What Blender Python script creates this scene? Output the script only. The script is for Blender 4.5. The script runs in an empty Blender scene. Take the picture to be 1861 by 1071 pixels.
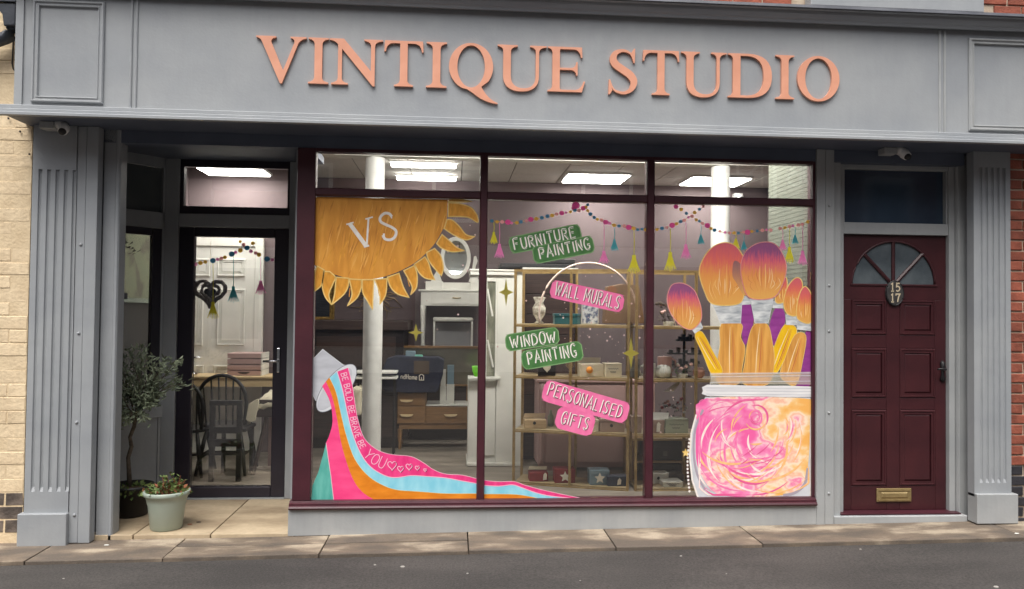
import bpy, math, random
from mathutils import Matrix, Vector, noise
from mathutils.geometry import tessellate_polygon
random.seed(7)
SC = bpy.context.scene
COL = SC.collection
R = math.radians

# ------------------------------------------------------------------ camera, light, exposure
CAM = Vector((0.0, -5.4, 1.53))
YAW, PITCH, ROLL = R(4.3507), R(1.3263), R(0.6338)
def cam_axes():
    f = Vector((math.sin(YAW)*math.cos(PITCH), math.cos(YAW)*math.cos(PITCH), math.sin(PITCH)))
    r = Vector((math.cos(YAW), -math.sin(YAW), 0)); u = r.cross(f)
    c, s = math.cos(ROLL), math.sin(ROLL)
    return r*c+u*s, u*c-r*s, f
RT, UP, FW = cam_axes()
cd = bpy.data.cameras.new('camera'); cam = bpy.data.objects.new('camera', cd); COL.objects.link(cam)
cam.matrix_world = Matrix(((RT.x, UP.x, -FW.x, CAM.x), (RT.y, UP.y, -FW.y, CAM.y), (RT.z, UP.z, -FW.z, CAM.z), (0, 0, 0, 1)))
cd.sensor_width = 36; cd.sensor_fit = 'HORIZONTAL'; cd.lens = 1400/1861*36; cd.clip_start = 0.05; cd.clip_end = 300
SC.camera = cam

SUN_EL, SUN_AZ = 64, 200       # azimuth: clockwise from +Y, the sun stands behind the camera, high, veiled
w = bpy.data.worlds.new('World'); SC.world = w; w.use_nodes = True
nt = w.node_tree; nt.nodes.clear()
sky = nt.nodes.new('ShaderNodeTexSky'); sky.sky_type = 'NISHITA'; sky.sun_disc = False
sky.sun_elevation = R(SUN_EL); sky.sun_rotation = R(SUN_AZ); sky.air_density = 1.0; sky.dust_density = 6.0; sky.ozone_density = 1.0
hs = nt.nodes.new('ShaderNodeHueSaturation'); hs.inputs['Saturation'].default_value = 0.35
bg = nt.nodes.new('ShaderNodeBackground'); bg.inputs['Strength'].default_value = 0.085
wo = nt.nodes.new('ShaderNodeOutputWorld')
nt.links.new(sky.outputs[0], hs.inputs['Color']); nt.links.new(hs.outputs[0], bg.inputs['Color']); nt.links.new(bg.outputs[0], wo.inputs['Surface'])
sl = bpy.data.lights.new('sun', 'SUN'); sl.energy = 1.5; sl.angle = R(50); sl.color = (1.0, 0.97, 0.93)
so = bpy.data.objects.new('sun', sl); COL.objects.link(so)
sd = Vector((math.sin(R(SUN_AZ))*math.cos(R(SUN_EL)), math.cos(R(SUN_AZ))*math.cos(R(SUN_EL)), math.sin(R(SUN_EL))))
so.rotation_euler = sd.to_track_quat('Z', 'Y').to_euler(); so.location = (0, -8, 12)
SC.view_settings.view_transform = 'Standard'; SC.view_settings.look = 'None'
SC.view_settings.exposure = 1.2; SC.view_settings.gamma = 1.0; SC.view_settings.use_curve_mapping = False
LAMP = 12.0                    # emission of the lit ceiling panels

# ------------------------------------------------------------------ helpers
def ray(px, py):
    return RT*((px-930.5)/1400) - UP*((py-535.5)/1400) + FW
def at(px, py, Y):             # photo pixel -> point on the upright plane at depth Y
    v = ray(px, py); t = (Y-CAM.y)/v.y
    return CAM.x+t*v.x, CAM.z+t*v.z
def atz(px, py, z):            # photo pixel -> point on the level plane at height z
    v = ray(px, py); t = (z-CAM.z)/v.z
    return CAM.x+t*v.x, CAM.y+t*v.y

def lin(c):
    return tuple(((x/255)/12.92 if x/255 <= .04045 else ((x/255+.055)/1.055)**2.4) for x in c) + (1,)
MATS = {}
def mk(name, c1, c2=None, scale=6.0, stretch=(1, 1, 1), rough=.6, bump=0.0, bscale=None, metal=0.0, rnd=0.0, c3=None, ygrad=0.0, spec=.5, detail=5, lo=.35, hi=.65, coord='Object', distort=0.0, speck=0.0, sscale=200, streak=0.0):
    m = bpy.data.materials.new(name); m.use_nodes = True; n = m.node_tree.nodes; L = m.node_tree.links
    b = n['Principled BSDF']; b.inputs['Roughness'].default_value = rough; b.inputs['Metallic'].default_value = metal
    b.inputs['Specular IOR Level'].default_value = spec
    tc = n.new('ShaderNodeTexCoord'); mp = n.new('ShaderNodeMapping'); mp.inputs['Scale'].default_value = stretch
    L.new(tc.outputs[coord], mp.inputs['Vector'])
    if rnd:                    # every brick or slab takes its own patch of the pattern
        o1 = n.new('ShaderNodeObjectInfo'); mu = n.new('ShaderNodeMath'); mu.operation = 'MULTIPLY'; mu.inputs[1].default_value = 37; L.new(o1.outputs['Random'], mu.inputs[0])
        cx_ = n.new('ShaderNodeCombineXYZ'); [L.new(mu.outputs[0], cx_.inputs[q]) for q in range(3)]; L.new(cx_.outputs[0], mp.inputs['Location'])
    tx = n.new('ShaderNodeTexNoise'); tx.inputs['Scale'].default_value = scale; tx.inputs['Detail'].default_value = detail; tx.inputs['Distortion'].default_value = distort
    L.new(mp.outputs[0], tx.inputs['Vector'])
    cr = n.new('ShaderNodeValToRGB'); e = cr.color_ramp.elements
    e[0].position = lo; e[0].color = lin(c1); e[1].position = hi; e[1].color = lin(c2 or c1)
    if c3:
        k = e.new((lo+hi)/2); k.color = lin(c3)
    if ygrad:                  # damp towards the road edge, dry by the wall
        sx = n.new('ShaderNodeSeparateXYZ'); L.new(tc.outputs[coord], sx.inputs[0]); ga = n.new('ShaderNodeMath'); ga.operation = 'MULTIPLY_ADD'; ga.inputs[1].default_value = ygrad
        L.new(sx.outputs['Y'], ga.inputs[0]); L.new(tx.outputs['Fac'], ga.inputs[2]); L.new(ga.outputs[0], cr.inputs['Fac'])
    else: L.new(tx.outputs['Fac'], cr.inputs['Fac'])
    out = cr.outputs[0]
    if rnd:
        oi = n.new('ShaderNodeObjectInfo'); hsv = n.new('ShaderNodeHueSaturation'); mr = n.new('ShaderNodeMapRange')
        mr.inputs['To Min'].default_value = 1-rnd; mr.inputs['To Max'].default_value = 1+rnd
        L.new(oi.outputs['Random'], mr.inputs['Value']); L.new(mr.outputs[0], hsv.inputs['Value']); L.new(out, hsv.inputs['Color']); out = hsv.outputs[0]
    def modulate(out, amt, scl, st):
        m3 = n.new('ShaderNodeMapping'); m3.inputs['Scale'].default_value = st; L.new(tc.outputs[coord], m3.inputs['Vector'])
        t3 = n.new('ShaderNodeTexNoise'); t3.inputs['Scale'].default_value = scl; t3.inputs['Detail'].default_value = 3; L.new(m3.outputs[0], t3.inputs['Vector'])
        r3 = n.new('ShaderNodeMapRange'); r3.inputs['From Min'].default_value = .3; r3.inputs['From Max'].default_value = .7; r3.inputs['To Min'].default_value = 1-amt; r3.inputs['To Max'].default_value = 1+amt
        h3 = n.new('ShaderNodeHueSaturation'); L.new(t3.outputs['Fac'], r3.inputs['Value']); L.new(r3.outputs[0], h3.inputs['Value']); L.new(out, h3.inputs['Color']); return h3.outputs[0]
    if speck: out = modulate(out, speck, sscale, (1, 1, 1))
    if streak: out = modulate(out, streak, 5, (7, 7, .5))
    L.new(out, b.inputs['Base Color'])
    if bump:
        t2 = n.new('ShaderNodeTexNoise'); t2.inputs['Scale'].default_value = bscale or scale*6; t2.inputs['Detail'].default_value = 4
        L.new(mp.outputs[0], t2.inputs['Vector'])
        bp = n.new('ShaderNodeBump'); bp.inputs['Strength'].default_value = bump; bp.inputs['Distance'].default_value = .01
        L.new(t2.outputs['Fac'], bp.inputs['Height']); L.new(bp.outputs[0], b.inputs['Normal'])
    MATS[name] = m
    return m
def ramp_mat(name, stops, axis='Z', streak=.12, scale=7, stretch=(9, 1, 1), rough=.55):
    """paint pigment running from one colour to another along the generated box, broken up by brush streaks"""
    m = bpy.data.materials.new(name); m.use_nodes = True; n = m.node_tree.nodes; L = m.node_tree.links
    b = n['Principled BSDF']; b.inputs['Roughness'].default_value = rough
    tc = n.new('ShaderNodeTexCoord'); sp = n.new('ShaderNodeSeparateXYZ'); L.new(tc.outputs['Generated'], sp.inputs[0])
    mp = n.new('ShaderNodeMapping'); mp.inputs['Scale'].default_value = stretch; L.new(tc.outputs['Generated'], mp.inputs['Vector'])
    tx = n.new('ShaderNodeTexNoise'); tx.inputs['Scale'].default_value = scale; tx.inputs['Detail'].default_value = 4; L.new(mp.outputs[0], tx.inputs['Vector'])
    ma = n.new('ShaderNodeMath'); ma.operation = 'MULTIPLY_ADD'; ma.inputs[1].default_value = streak*4; ma.inputs[2].default_value = -streak*2
    L.new(tx.outputs['Fac'], ma.inputs[0])
    ad = n.new('ShaderNodeMath'); ad.operation = 'ADD'; L.new(sp.outputs[axis], ad.inputs[0]); L.new(ma.outputs[0], ad.inputs[1])
    cr = n.new('ShaderNodeValToRGB'); e = cr.color_ramp.elements
    e[0].position = stops[0][0]; e[0].color = lin(stops[0][1]); e[1].position = stops[-1][0]; e[1].color = lin(stops[-1][1])
    for p, c in stops[1:-1]:
        k = e.new(p); k.color = lin(c)
    L.new(ad.outputs[0], cr.inputs['Fac']); L.new(cr.outputs[0], b.inputs['Base Color'])
    return m
def glass_mat(name, tint=(255, 255, 255), refl=1.0):
    m = bpy.data.materials.new(name); m.use_nodes = True; n = m.node_tree.nodes; L = m.node_tree.links
    n.remove(n['Principled BSDF']); out = n['Material Output']
    tr = n.new('ShaderNodeBsdfTransparent'); tr.inputs['Color'].default_value = lin(tint)
    gl = n.new('ShaderNodeBsdfGlossy'); gl.inputs['Roughness'].default_value = .0; gl.inputs['Color'].default_value = (refl, refl, refl, 1)
    fr = n.new('ShaderNodeFresnel'); fr.inputs['IOR'].default_value = 1.75
    mx = n.new('ShaderNodeMixShader'); L.new(fr.outputs[0], mx.inputs['Fac']); L.new(tr.outputs[0], mx.inputs[1]); L.new(gl.outputs[0], mx.inputs[2])
    L.new(mx.outputs[0], out.inputs['Surface'])
    return m
def veil_mat(name, c, a):      # thin translucent paint
    m = bpy.data.materials.new(name); m.use_nodes = True; b = m.node_tree.nodes['Principled BSDF']
    b.inputs['Base Color'].default_value = lin(c); b.inputs['Alpha'].default_value = a; b.inputs['Roughness'].default_value = .6
    return m
def emit_mat(name, c, s):
    m = bpy.data.materials.new(name); m.use_nodes = True; b = m.node_tree.nodes['Principled BSDF']
    b.inputs['Base Color'].default_value = (.8, .8, .8, 1); b.inputs['Emission Color'].default_value = lin(c); b.inputs['Emission Strength'].default_value = s
    return m

ORG = {}
class MB:
    def __init__(s): s.v = []; s.f = []
    def box(s, x0, x1, y0, y1, z0, z1):
        b = len(s.v); s.v += [(x, y, z) for z in (z0, z1) for y in (y0, y1) for x in (x0, x1)]
        for q in ((0, 2, 3, 1), (4, 5, 7, 6), (0, 1, 5, 4), (2, 6, 7, 3), (0, 4, 6, 2), (1, 3, 7, 5)): s.f.append(tuple(b+i for i in q))
        return s
    def obox(s, c, u, hu, v, hv, z0, z1):   # upright box about c with half sizes along u and v
        b = len(s.v)
        for z in (z0, z1):
            for j in (-1, 1):
                for i in (-1, 1): s.v.append((c[0]+u[0]*hu*i+v[0]*hv*j, c[1]+u[1]*hu*i+v[1]*hv*j, z))
        for q in ((0, 2, 3, 1), (4, 5, 7, 6), (0, 1, 5, 4), (2, 6, 7, 3), (0, 4, 6, 2), (1, 3, 7, 5)): s.f.append(tuple(b+i for i in q))
        return s
    def frustum(s, x0, x1, z0, z1, y0, y1, t):  # raised panel: base rectangle at y0, smaller rectangle at y1
        b = len(s.v)
        s.v += [(x0, y0, z0), (x1, y0, z0), (x1, y0, z1), (x0, y0, z1), (x0+t, y1, z0+t), (x1-t, y1, z0+t), (x1-t, y1, z1-t), (x0+t, y1, z1-t)]
        for q in ((4, 5, 6, 7), (0, 1, 5, 4), (1, 2, 6, 5), (2, 3, 7, 6), (3, 0, 4, 7)): s.f.append(tuple(b+i for i in q))
        return s
    def prism(s, pts, y0, y1, holes=(), back=True, sides=True):  # outline in X,Z; front at y0 (nearer the street)
        loops = [list(pts)] + [list(h) for h in holes]
        def area(p): return sum(p[i][0]*p[(i+1) % len(p)][1]-p[(i+1) % len(p)][0]*p[i][1] for i in range(len(p)))
        for i, l in enumerate(loops):
            if (area(l) < 0) == (i == 0): l.reverse()
        flat = [p for l in loops for p in l]; n = len(flat)
        tri = tessellate_polygon([[Vector((p[0], p[1], 0)) for p in l] for l in loops])
        b = len(s.v); s.v += [(p[0], y0, p[1]) for p in flat]
        for t in tri:
            a, c, d = t
            cr = (flat[c][0]-flat[a][0])*(flat[d][1]-flat[a][1])-(flat[c][1]-flat[a][1])*(flat[d][0]-flat[a][0])
            if cr < 0: c, d = d, c
            s.f.append((b+a, b+c, b+d))
        if sides:
            s.v += [(p[0], y1, p[1]) for p in flat]; o = 0
            for l in loops:
                k = len(l)
                for i in range(k):
                    j = (i+1) % k; s.f.append((b+o+i, b+n+o+i, b+n+o+j, b+o+j))
                o += k
            if back:
                for t in tri: s.f.append((b+n+t[0], b+n+t[2], b+n+t[1]))
        return s
    def profile_x(s, prof, x0, x1):         # Y,Z outline swept along X with ends
        n = len(prof); b = len(s.v); s.v += [(x0, y, z) for y, z in prof]+[(x1, y, z) for y, z in prof]
        for i in range(n): j = (i+1) % n; s.f.append((b+i, b+j, b+n+j, b+n+i))
        s.f.append(tuple(b+i for i in reversed(range(n)))); s.f.append(tuple(b+n+i for i in range(n)))
        return s
    def profile_z(s, prof, z0, z1):
        n = len(prof); b = len(s.v); s.v += [(x, y, z0) for x, y in prof]+[(x, y, z1) for x, y in prof]
        for i in range(n): j = (i+1) % n; s.f.append((b+i, b+j, b+n+j, b+n+i))
        s.f.append(tuple(b+i for i in reversed(range(n)))); s.f.append(tuple(b+n+i for i in range(n)))
        return s
    def lathe(s, c, prof, n=20, sx=1, sy=1):
        b = len(s.v); k = len(prof)
        for r, z in prof:
            for i in range(n): a = 2*math.pi*i/n; s.v.append((c[0]+r*sx*math.cos(a), c[1]+r*sy*math.sin(a), c[2]+z))
        for j in range(k-1):
            for i in range(n): i2 = (i+1) % n; s.f.append((b+j*n+i, b+j*n+i2, b+(j+1)*n+i2, b+(j+1)*n+i))
        s.f.append(tuple(b+i for i in reversed(range(n)))); s.f.append(tuple(b+(k-1)*n+i for i in range(n)))
        return s
    def tube(s, pts, r, n=8, cap=True):
        b = len(s.v); P = [Vector(p) for p in pts]; k = len(P); rr = r if isinstance(r, (list, tuple)) else [r]*k
        for i, p in enumerate(P):
            t = (P[min(i+1, k-1)]-P[max(i-1, 0)]).normalized(); a = Vector((0, 0, 1)) if abs(t.z) < .9 else Vector((1, 0, 0))
            u = t.cross(a).normalized(); v = t.cross(u)
            for j in range(n): q = 2*math.pi*j/n; s.v.append(tuple(p+u*math.cos(q)*rr[i]+v*math.sin(q)*rr[i]))
        for i in range(k-1):
            for j in range(n): j2 = (j+1) % n; s.f.append((b+i*n+j, b+(i+1)*n+j, b+(i+1)*n+j2, b+i*n+j2))
        if cap: s.f.append(tuple(b+j for j in range(n))); s.f.append(tuple(b+(k-1)*n+j for j in reversed(range(n))))
        return s
    def ball(s, c, r, n=10, m=6, sz=1.0):
        return s.lathe(c, [(max(r*math.sin(math.pi*i/m), r*.02), -r*sz*math.cos(math.pi*i/m)) for i in range(m+1)], n)
    def build(s, name, mat, parent=None, smooth=False, bevel=0.0, base=False):
        xs, ys, zs = zip(*s.v)
        c = Vector(((min(xs)+max(xs))/2, (min(ys)+max(ys))/2, min(zs) if (base or parent is None) else (min(zs)+max(zs))/2))
        me = bpy.data.meshes.new(name); me.from_pydata([tuple(Vector(p)-c) for p in s.v], [], s.f); me.materials.append(mat); me.update()
        if smooth:
            for p in me.polygons: p.use_smooth = True
        o = bpy.data.objects.new(name, me); COL.objects.link(o)
        if parent: o.parent = parent; o.location = c-ORG[parent.name]
        else: o.location = c
        ORG[o.name] = c
        if bevel:
            bv = o.modifiers.new('bevel', 'BEVEL'); bv.width = bevel; bv.segments = 2; bv.limit_method = 'ANGLE'; bv.angle_limit = R(40)
        return o
def tag(o, label=None, cat=None, group=None, kind=None):
    for k, v in (('label', label), ('category', cat), ('group', group), ('kind', kind)):
        if v: o[k] = v
    return o
def thing(name, label, cat, loc, group=None):
    o = bpy.data.objects.new(name, None); COL.objects.link(o); o.location = loc; o.empty_display_size = .1
    ORG[o.name] = Vector(loc); return tag(o, label, cat, group)
def inst(src, name, parent, loc, rz=0, scale=None):   # a further object on the same mesh data
    o = bpy.data.objects.new(name, src.data); COL.objects.link(o); o.parent = parent
    o.location = Vector(loc)-(ORG[parent.name] if parent else Vector()); o.rotation_euler.z = rz
    if scale: o.scale = scale
    ORG[o.name] = Vector(loc); return o

def smooth_closed(P, k=6):
    n = len(P); out = []
    for i in range(n):
        a, b, c, d = P[i-1], P[i], P[(i+1) % n], P[(i+2) % n]
        for j in range(k):
            t = j/k; out.append(tuple(.5*((2*b[m])+(-a[m]+c[m])*t+(2*a[m]-5*b[m]+4*c[m]-d[m])*t*t+(-a[m]+3*b[m]-3*c[m]+d[m])*t**3) for m in (0, 1)))
    return out
def smooth_open(P, k=6):
    Q = [P[0]]+list(P)+[P[-1]]; out = []
    for i in range(1, len(Q)-2):
        a, b, c, d = Q[i-1], Q[i], Q[i+1], Q[i+2]
        for j in range(k):
            t = j/k; out.append(tuple(.5*((2*b[m])+(-a[m]+c[m])*t+(2*a[m]-5*b[m]+4*c[m]-d[m])*t*t+(-a[m]+3*b[m]-3*c[m]+d[m])*t**3) for m in (0, 1)))
    out.append(P[-1]); return out
def ribbon(mb, pts, wd, y, closed=False):    # flat stroke of width wd (list or number) along X,Z points
    n = len(pts); b = len(mb.v); ww = wd if isinstance(wd, (list, tuple)) else [wd]*n
    for i, p in enumerate(pts):
        a = pts[i-1] if (i or closed) else p; c = pts[(i+1) % n] if (i < n-1 or closed) else p
        d1 = Vector((p[0]-a[0], p[1]-a[1])); d2 = Vector((c[0]-p[0], c[1]-p[1]))
        if d1.length < 1e-9: d1 = d2
        if d2.length < 1e-9: d2 = d1
        d1.normalize(); d2.normalize(); t = d1+d2
        if t.length < 1e-6: t = d1
        t.normalize(); nn = Vector((-t.y, t.x)); k = min(1/max(abs(nn.dot(Vector((-d1.y, d1.x)))), .4), 2)*ww[i]/2
        mb.v += [(p[0]+nn.x*k, y, p[1]+nn.y*k), (p[0]-nn.x*k, y, p[1]-nn.y*k)]
    for i in range(n if closed else n-1):
        j = (i+1) % n; mb.f.append((b+2*i, b+2*i+1, b+2*j+1, b+2*j))

# ------------------------------------------------------------------ materials
GREY = mk('grey_shopfront_paint', (144, 148, 152), (157, 160, 162), scale=1.7, rough=.5, bump=.09, bscale=60, streak=.014, speck=.02, sscale=14)
GREYT = mk('grey_trim_paint', (152, 155, 156), (164, 166, 166), scale=3, rough=.5, bump=.09, bscale=60, streak=.025, speck=.02, sscale=14)
GREYD = mk('grey_cornice_paint', (134, 137, 142), (148, 151, 154), scale=3, stretch=(.3, 3, 3), rough=.55, bump=.15, bscale=40)
SLATEH = mk('slate_header_shade', (82, 89, 104), (92, 99, 114), scale=3, rough=.5, bump=.08, bscale=50)  # slate tone darkened to carry the shade under the fascia
LEAD = mk('lead_flashing', (66, 68, 76), (88, 90, 97), scale=4, rough=.5, bump=.2)
MAROON = mk('maroon_frame_paint', (64, 29, 38), (74, 34, 43), scale=5, rough=.42, bump=.1, bscale=50)
DOORM = mk('maroon_door_paint', (56, 25, 30), (68, 31, 35), scale=4, rough=.4, bump=.18, bscale=30)
COPPER = mk('peach_copper_letter', (216, 151, 123), (226, 162, 134), scale=8, rough=.42)
ANTH = mk('anthracite_frame', (34, 30, 40), (40, 36, 46), scale=5, rough=.4)
BLACK = mk('black_plastic', (20, 20, 23), (30, 30, 33), rough=.5)
BLACKW = mk('black_painted_wood', (17, 16, 18), (28, 26, 28), scale=12, rough=.5)
WHITE = mk('white_plastic', (222, 222, 220), (232, 232, 230), rough=.4)
WPAINT = mk('white_paint', (212, 212, 204), (226, 225, 218), scale=3, rough=.5, bump=.05)
WCOL = mk('column_white_paint', (208, 208, 204), (224, 224, 220), scale=7, rough=.5, bump=.15, bscale=30)
CHROME = mk('chrome', (210, 212, 215), rough=.18, metal=1)
BRASS = mk('brass', (146, 126, 86), (164, 144, 102), scale=20, rough=.4, metal=.5)
GOLD = mk('gold_shelf_metal', (150, 124, 80), (172, 146, 98), scale=12, rough=.4, metal=.35)
GFRAME = mk('gilt_frame', (190, 160, 90), (150, 118, 56), scale=30, rough=.4, metal=.5)
CREAMB = mk('cream_painted_brick', (212, 190, 156), (227, 206, 171), scale=7, rough=.75, bump=.5, bscale=40, rnd=.05, streak=.05)
CREAMM = mk('cream_painted_mortar', (208, 186, 151), (222, 201, 166), scale=9, rough=.8, bump=.4)
DARKB = mk('sooty_brick', (74, 66, 60), (118, 106, 96), scale=9, rough=.9, bump=.5, rnd=.2)
DARKM = mk('sooty_mortar', (92, 86, 80), (112, 104, 96), scale=9, rough=.9, bump=.4)
REDB = mk('red_brick', (124, 66, 50), (156, 86, 66), scale=11, rough=.85, bump=.5, bscale=60, rnd=.2)
REDM = mk('lime_mortar', (176, 158, 138), (198, 182, 162), scale=12, rough=.9, bump=.3)
BLKB = mk('black_painted_brick', (34, 34, 40), (50, 49, 54), scale=9, rough=.6, bump=.4, rnd=.15)
ASPH = mk('asphalt', (58, 55, 53), (75, 71, 68), scale=1.6, stretch=(.6, 1.6, 1), rough=.85, bump=1.0, bscale=150, speck=.34, sscale=75, detail=9)
STONE = mk('sandstone_paving', (90, 81, 72), (160, 147, 128), c3=(112, 99, 85), scale=3.6, stretch=(.8, 1.7, 1), rough=.8, bump=.3, bscale=60, rnd=.09, ygrad=.42, lo=.38, hi=.66, distort=.1, detail=11, speck=.12, sscale=90)
TILE = mk('beige_lobby_tile', (150, 132, 108), (188, 170, 142), scale=2.4, stretch=(1, 2, 1), rough=.55, bump=.15, rnd=.04, speck=.07, sscale=30, detail=9)
JOINT = mk('dark_joint', (62, 52, 42), (80, 68, 54), rough=.95)
PINKW = mk('mauve_wall_paint', (104, 91, 93), (112, 99, 100), scale=1.5, rough=.8, bump=.05)
PINKF = mk('dusty_pink_furniture_paint', (172, 142, 138), (182, 152, 147), scale=2, rough=.6, bump=.06)
CEIL = mk('ceiling_tile', (212, 209, 202), (222, 219, 212), scale=30, rough=.9, bump=.2, bscale=90)
CEILG = mk('ceiling_grid', (120, 116, 110), rough=.7)
IFLOOR = mk('shop_vinyl_floor', (112, 104, 94), (136, 128, 116), scale=3, stretch=(.5, 3, 1), rough=.55)
OAK = mk('oak_veneer', (124, 92, 56), (144, 108, 68), scale=5, stretch=(.8, 1, 14), rough=.45)
PINE = mk('pine_top', (212, 186, 140), (224, 200, 156), scale=6, stretch=(.6, 8, 8), rough=.5)
DWOOD = mk('dark_stained_wood', (50, 38, 36), (66, 52, 48), scale=5, stretch=(.6, 1, 12), rough=.45)
DWOOD2 = mk('near_black_wood', (30, 24, 25), (42, 34, 34), scale=5, stretch=(.6, 1, 12), rough=.45)
NAVYC = mk('navy_woven_bag', (28, 32, 50), (40, 44, 64), scale=9, rough=.75, bump=.3, bscale=70)
CLOTH = mk('cream_throw', (206, 198, 172), (222, 214, 190), scale=6, rough=.9, bump=.3)
BARK = mk('olive_bark', (70, 60, 50), (104, 92, 78), scale=30, rough=.9, bump=.6)
LEAF = mk('olive_leaf', (94, 106, 86), (148, 158, 130), scale=5, rough=.6, rnd=.05)
LEAF2 = mk('pot_plant_leaf', (66, 90, 44), (112, 124, 66), scale=14, rough=.6)
LEAF3 = mk('dead_leaf', (120, 66, 48), (150, 96, 66), scale=14, rough=.8)
SOIL = mk('soil', (52, 40, 32), (84, 64, 50), scale=40, rough=1, bump=.6)
SAGEP = mk('sage_green_pot', (150, 162, 149), (162, 172, 160), scale=4, rough=.45)
BLKP = mk('black_pot', (24, 23, 24), (36, 34, 34), scale=6, rough=.45)
CABLE = mk('black_cable', (58, 50, 44), rough=.7)
PIPE = mk('black_cast_pipe', (44, 48, 56), (58, 62, 70), scale=8, rough=.4, bump=.15)
GLASS = glass_mat('window_glass')
GLASSD = glass_mat('side_window_glass', (196, 202, 198))
GLASSG = mk('dim_grey_glass', (82, 88, 90), (98, 103, 103), scale=2, rough=.08)
GLASSB = mk('back_painted_glass', (48, 61, 77), (62, 76, 92), scale=2, rough=.06)
FROST = mk('obscured_glass', (66, 74, 80), (96, 104, 108), scale=5, rough=.16, bump=.2, bscale=90)
MIRROR = mk('mirror_glass', (205, 212, 216), rough=.04, metal=1)
CLEARG = veil_mat('clear_glassware', (214, 214, 206), .45)
LIT = emit_mat('lit_diffuser', (255, 252, 244), LAMP)

# ------------------------------------------------------------------ ground and pavement
def zg(x): return .0115*x-.005
def slope_sheet(name, x0, x1, y0, y1, dz, mat, parent=None, th=0.0, nx=1):
    mb = MB(); b = 0
    mb.v = [(x0, y0, zg(x0)+dz), (x1, y0, zg(x1)+dz), (x1, y1, zg(x1)+dz), (x0, y1, zg(x0)+dz)]
    mb.f = [(0, 1, 2, 3)]
    if th:
        mb.v += [(x, y, z-th) for x, y, z in mb.v]; mb.f += [(0, 4, 5, 1), (1, 5, 6, 2), (2, 6, 7, 3), (3, 7, 4, 0)]
    return mb.build(name, mat, parent, base=True)
g = slope_sheet('ground', -60, 60, -60, 40, -.06, ASPH); tag(g, kind='structure')
pv = slope_sheet('footpath', -14, 14, -4.6, -.42, -.02, ASPH, th=.08); tag(pv, kind='structure')
bed = slope_sheet('pavement', -9, 9, -.42, .02, -.03, JOINT, th=.06); tag(bed, kind='structure')
# joints between the sandstone flags, read off the strip in front of the shop
jx = sorted([-7.2, -6.1, -5.0, -4.0] + [atz(px, py, -.01)[0] for px, py in ((62, 1004), (318, 992), (592, 985), (850, 978), (1100, 972), (1345, 966), (1795, 962))] + [5.4, 6.5, 7.7])
rs = random.Random(3)
for i in range(len(jx)-1):
    a, b = jx[i]+.004, jx[i+1]-.004
    rows = [(-.425, -.004)] if i not in (5, 6) else [(-.425, -.20), (-.192, -.004)]
    for (ya, yb) in rows:
        mb = MB(); h = [rs.uniform(-.003, .003) for _ in range(4)]
        cs = [(a, ya+rs.uniform(-.008, .008)), (b, ya+rs.uniform(-.008, .008)), (b, yb), (a, yb)]
        top = [(x, y, zg(x)+.004+h[k]) for k, (x, y) in enumerate(cs)]
        mb.v = top+[(x, y, z-.05) for x, y, z in top]; mb.f = [(0, 1, 2, 3), (0, 4, 5, 1), (1, 5, 6, 2), (2, 6, 7, 3), (3, 7, 4, 0)]
        mb.build('paving_stone', STONE, bed, bevel=.004)
# crumbs of litter and pale grit on the asphalt
mb = MB()
for i in range(22):
    x, y = rs.uniform(-3, 4.2), rs.uniform(-1.5, -.5); r = rs.choice((.004, .005, .006, .011))
    mb.lathe((x, y, zg(x)-.02), [(r, 0), (r*.8, r*.4), (r*.2, r*.55)], 6, 1.4, 1)
tag(mb.build('grit', mk('pale_grit', (140, 136, 130), (176, 172, 166), rough=.9)), kind='stuff')

# lobby floor
lf = MB().box(-2.95, -1.06, .02, 1.12, -.06, -.006).build('lobby_floor', JOINT); tag(lf, kind='structure')
tj = [-2.93, -2.13, atz(385, 969, .003)[0], -1.07]
for i in range(len(tj)-1):
    if tj[i+1]-tj[i] > .1: MB().box(tj[i]+.004, tj[i+1]-.004, .0, 1.0, -.045, .003).build('floor_tile', TILE, lf, bevel=.003)

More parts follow.
